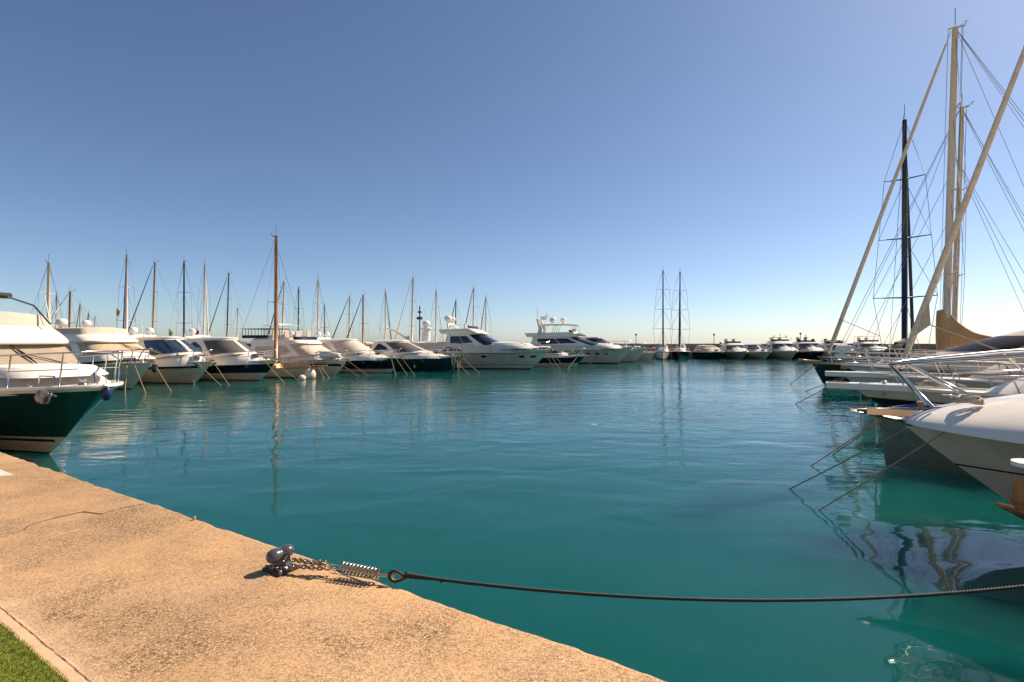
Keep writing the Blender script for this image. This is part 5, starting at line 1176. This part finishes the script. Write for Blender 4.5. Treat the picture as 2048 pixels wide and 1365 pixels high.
# mooring spring
sa, sb = Pz(686, 1135, 1.372), Pz(757, 1149, 1.362); ax = (sb-sa).normalized(); sid = ax.cross(Vector((0, 0, 1))).normalized(); upv = sid.cross(ax)
root = empty('mooring_spring', sa, 0); tag(root, 'polished steel compression spring hanging over the quay edge', 'mooring spring')
mb = MB(); pts = []; NT = 10
for k in range(NT*18+1):
    a = 2*math.pi*k/18; t = k/(NT*18); pts.append(ax*((sb-sa).length*t)+(sid*math.cos(a)+upv*math.sin(a))*.036)
mb.tube(pts, .0052, 7); mb.build('coil', 'steel_warm', root)
th_c = Pz(794, 1153, 1.355)-sa; ln = (sb-sa).length
for k, (o1, o2, lab) in enumerate(((.014, .006, None), (-.014, -.006, None))):
    mb = MB(); st = (Pz(641, 1126, 1.385)-sa) if k == 0 else (Pz(652, 1137, 1.352)-sa)
    mb.tube([st, ax*(-.01)+upv*o1, ax*(ln-.005)+upv*o1, ax*(ln+.006)+upv*o1*2.6, ax*(ln-.01)+upv*o1*3.4+sid*.01], .0058, 7)
    mb.build('rod', 'steel_warm', root)
    mb = MB(); mb.tube([ax*.02+upv*(o1*.4), ax*ln+upv*o2, th_c-ax*.036+upv*o2*.9, th_c-ax*.030+upv*o2*.1], .0052, 7); mb.build('rod', 'steel_warm', root)
# thimble and rope: a thing with strands
rt = Pz(794, 1153, 1.355); root = empty('mooring_rope', rt, 0); tag(root, 'thick black twisted rope sagging across the water from a steel thimble', 'rope')
R0p = wp(R0[0], (1.2, h0.half(1.2), h0.zd(1.2)))
def rp(t):                      # parabola between the thimble and the far bow
    x = lerp(rt.x+.06, R0p.x+.3, t); Y = lerp(rt.y-.01, 4.05, t); return Vector((x, Y, 1.095+.0262*(x-2.5)**2-(.0 if t > .1 else 0)))
d0 = (rp(.02)-rp(0)).normalized(); s0 = d0.cross(Vector((0, 0, 1))).normalized(); u0 = s0.cross(d0)
def tear(sc_, th): # teardrop outline in the plane of d0 / u0
    out = []
    for k in range(25):
        a = 2*math.pi*k/24; x = -math.cos(a); y = math.sin(a)*math.sin(a/2)**1.0 if False else math.sin(a)*(1-.5*(1+math.cos(a+math.pi))/2*1.0)
        y = math.sin(a)*(.5-.5*math.cos(a+0))**.0*(1-(.5+.5*x)**2.2*.75); out.append((d0*(x*.050)+u0*(y*.036))*sc_)
    return out
rp0 = rp(0); off = Vector((0, 0, 0))
mb = MB(); mb.tube(tear(.85, 0), .006, 7, cap=False); mb.build('thimble', 'brass', root)
mb = MB(); mb.tube(tear(1.12, 0), .0095, 8, cap=False); mb.build('eye_splice', 'rope_black', root)
for s_ in range(3):
    mb = MB(); pts = []; rr_ = []; N = 1500; T_ = 0
    for k in range(N+1):
        t = (k/N)**1.15; p = rp(t)-rt; 
        if k: T_ += (p-lastp).length
        lastp = p; kk = 1+.95*math.exp(-max(0, T_-.02)/.07)*0+.75*max(0, 1-T_/.20); tg = (rp(min(1, t+.001))-rp(max(0, t-.001))).normalized(); sv = tg.cross(Vector((0, 0, 1))).normalized(); uv = sv.cross(tg)
        a = T_*2*math.pi/.085+s_*2*math.pi/3; pts.append(p+(sv*math.cos(a)+uv*math.sin(a))*.0068*kk); rr_.append(.0063*kk)
    mb.tube(pts, rr_, 6); mb.build('strand', 'rope_black', root)
mb = MB(); e_ = rp(.034)-rt; mb.tube([e_+Vector((0, -.01, -.002)), e_+Vector((.004, -.014, -.02))], [.011, .006], 6); mb.build('strand_end', 'rope_black', root)
# pale stone or little bird silhouette on the quay edge: a small pale shell-like stone
p = D(388, 1040.5)
mb = MB(); rows = []
for i in range(9):
    ph = math.pi*(i/8-.5); rows.append([Vector((.016*math.cos(ph)*math.cos(a)*(1+.15*math.sin(3*a))+.006*math.sin(ph), .013*math.cos(ph)*math.sin(a), .018+.018*math.sin(ph)+.003*math.cos(2*a))) for a in [2*math.pi*j/12 for j in range(12)]])
mb.grid(rows, closed=True); o = mb.build('pebble', 'stone_pale'); o.location = p+Vector((0, 0, .0)); tag(o, 'tiny pale stone lying alone on the quay edge', 'stone')
# flecks floating on the water
for k, (px, py, lab) in enumerate(((1186, 849, 'white scrap floating mid basin'),)):
    p = W(px, py); mb = MB(); mb.lathe([(.001, .0), (.03*p.y/8, .004), (.02*p.y/8, .012), (.001, .013)], seg=7); o = mb.build('floating_scrap', 'plastic_white'); o.location = (p.x, p.y, 0); o.scale = (2.2, .8, 1); tag(o, lab, 'floating scrap')
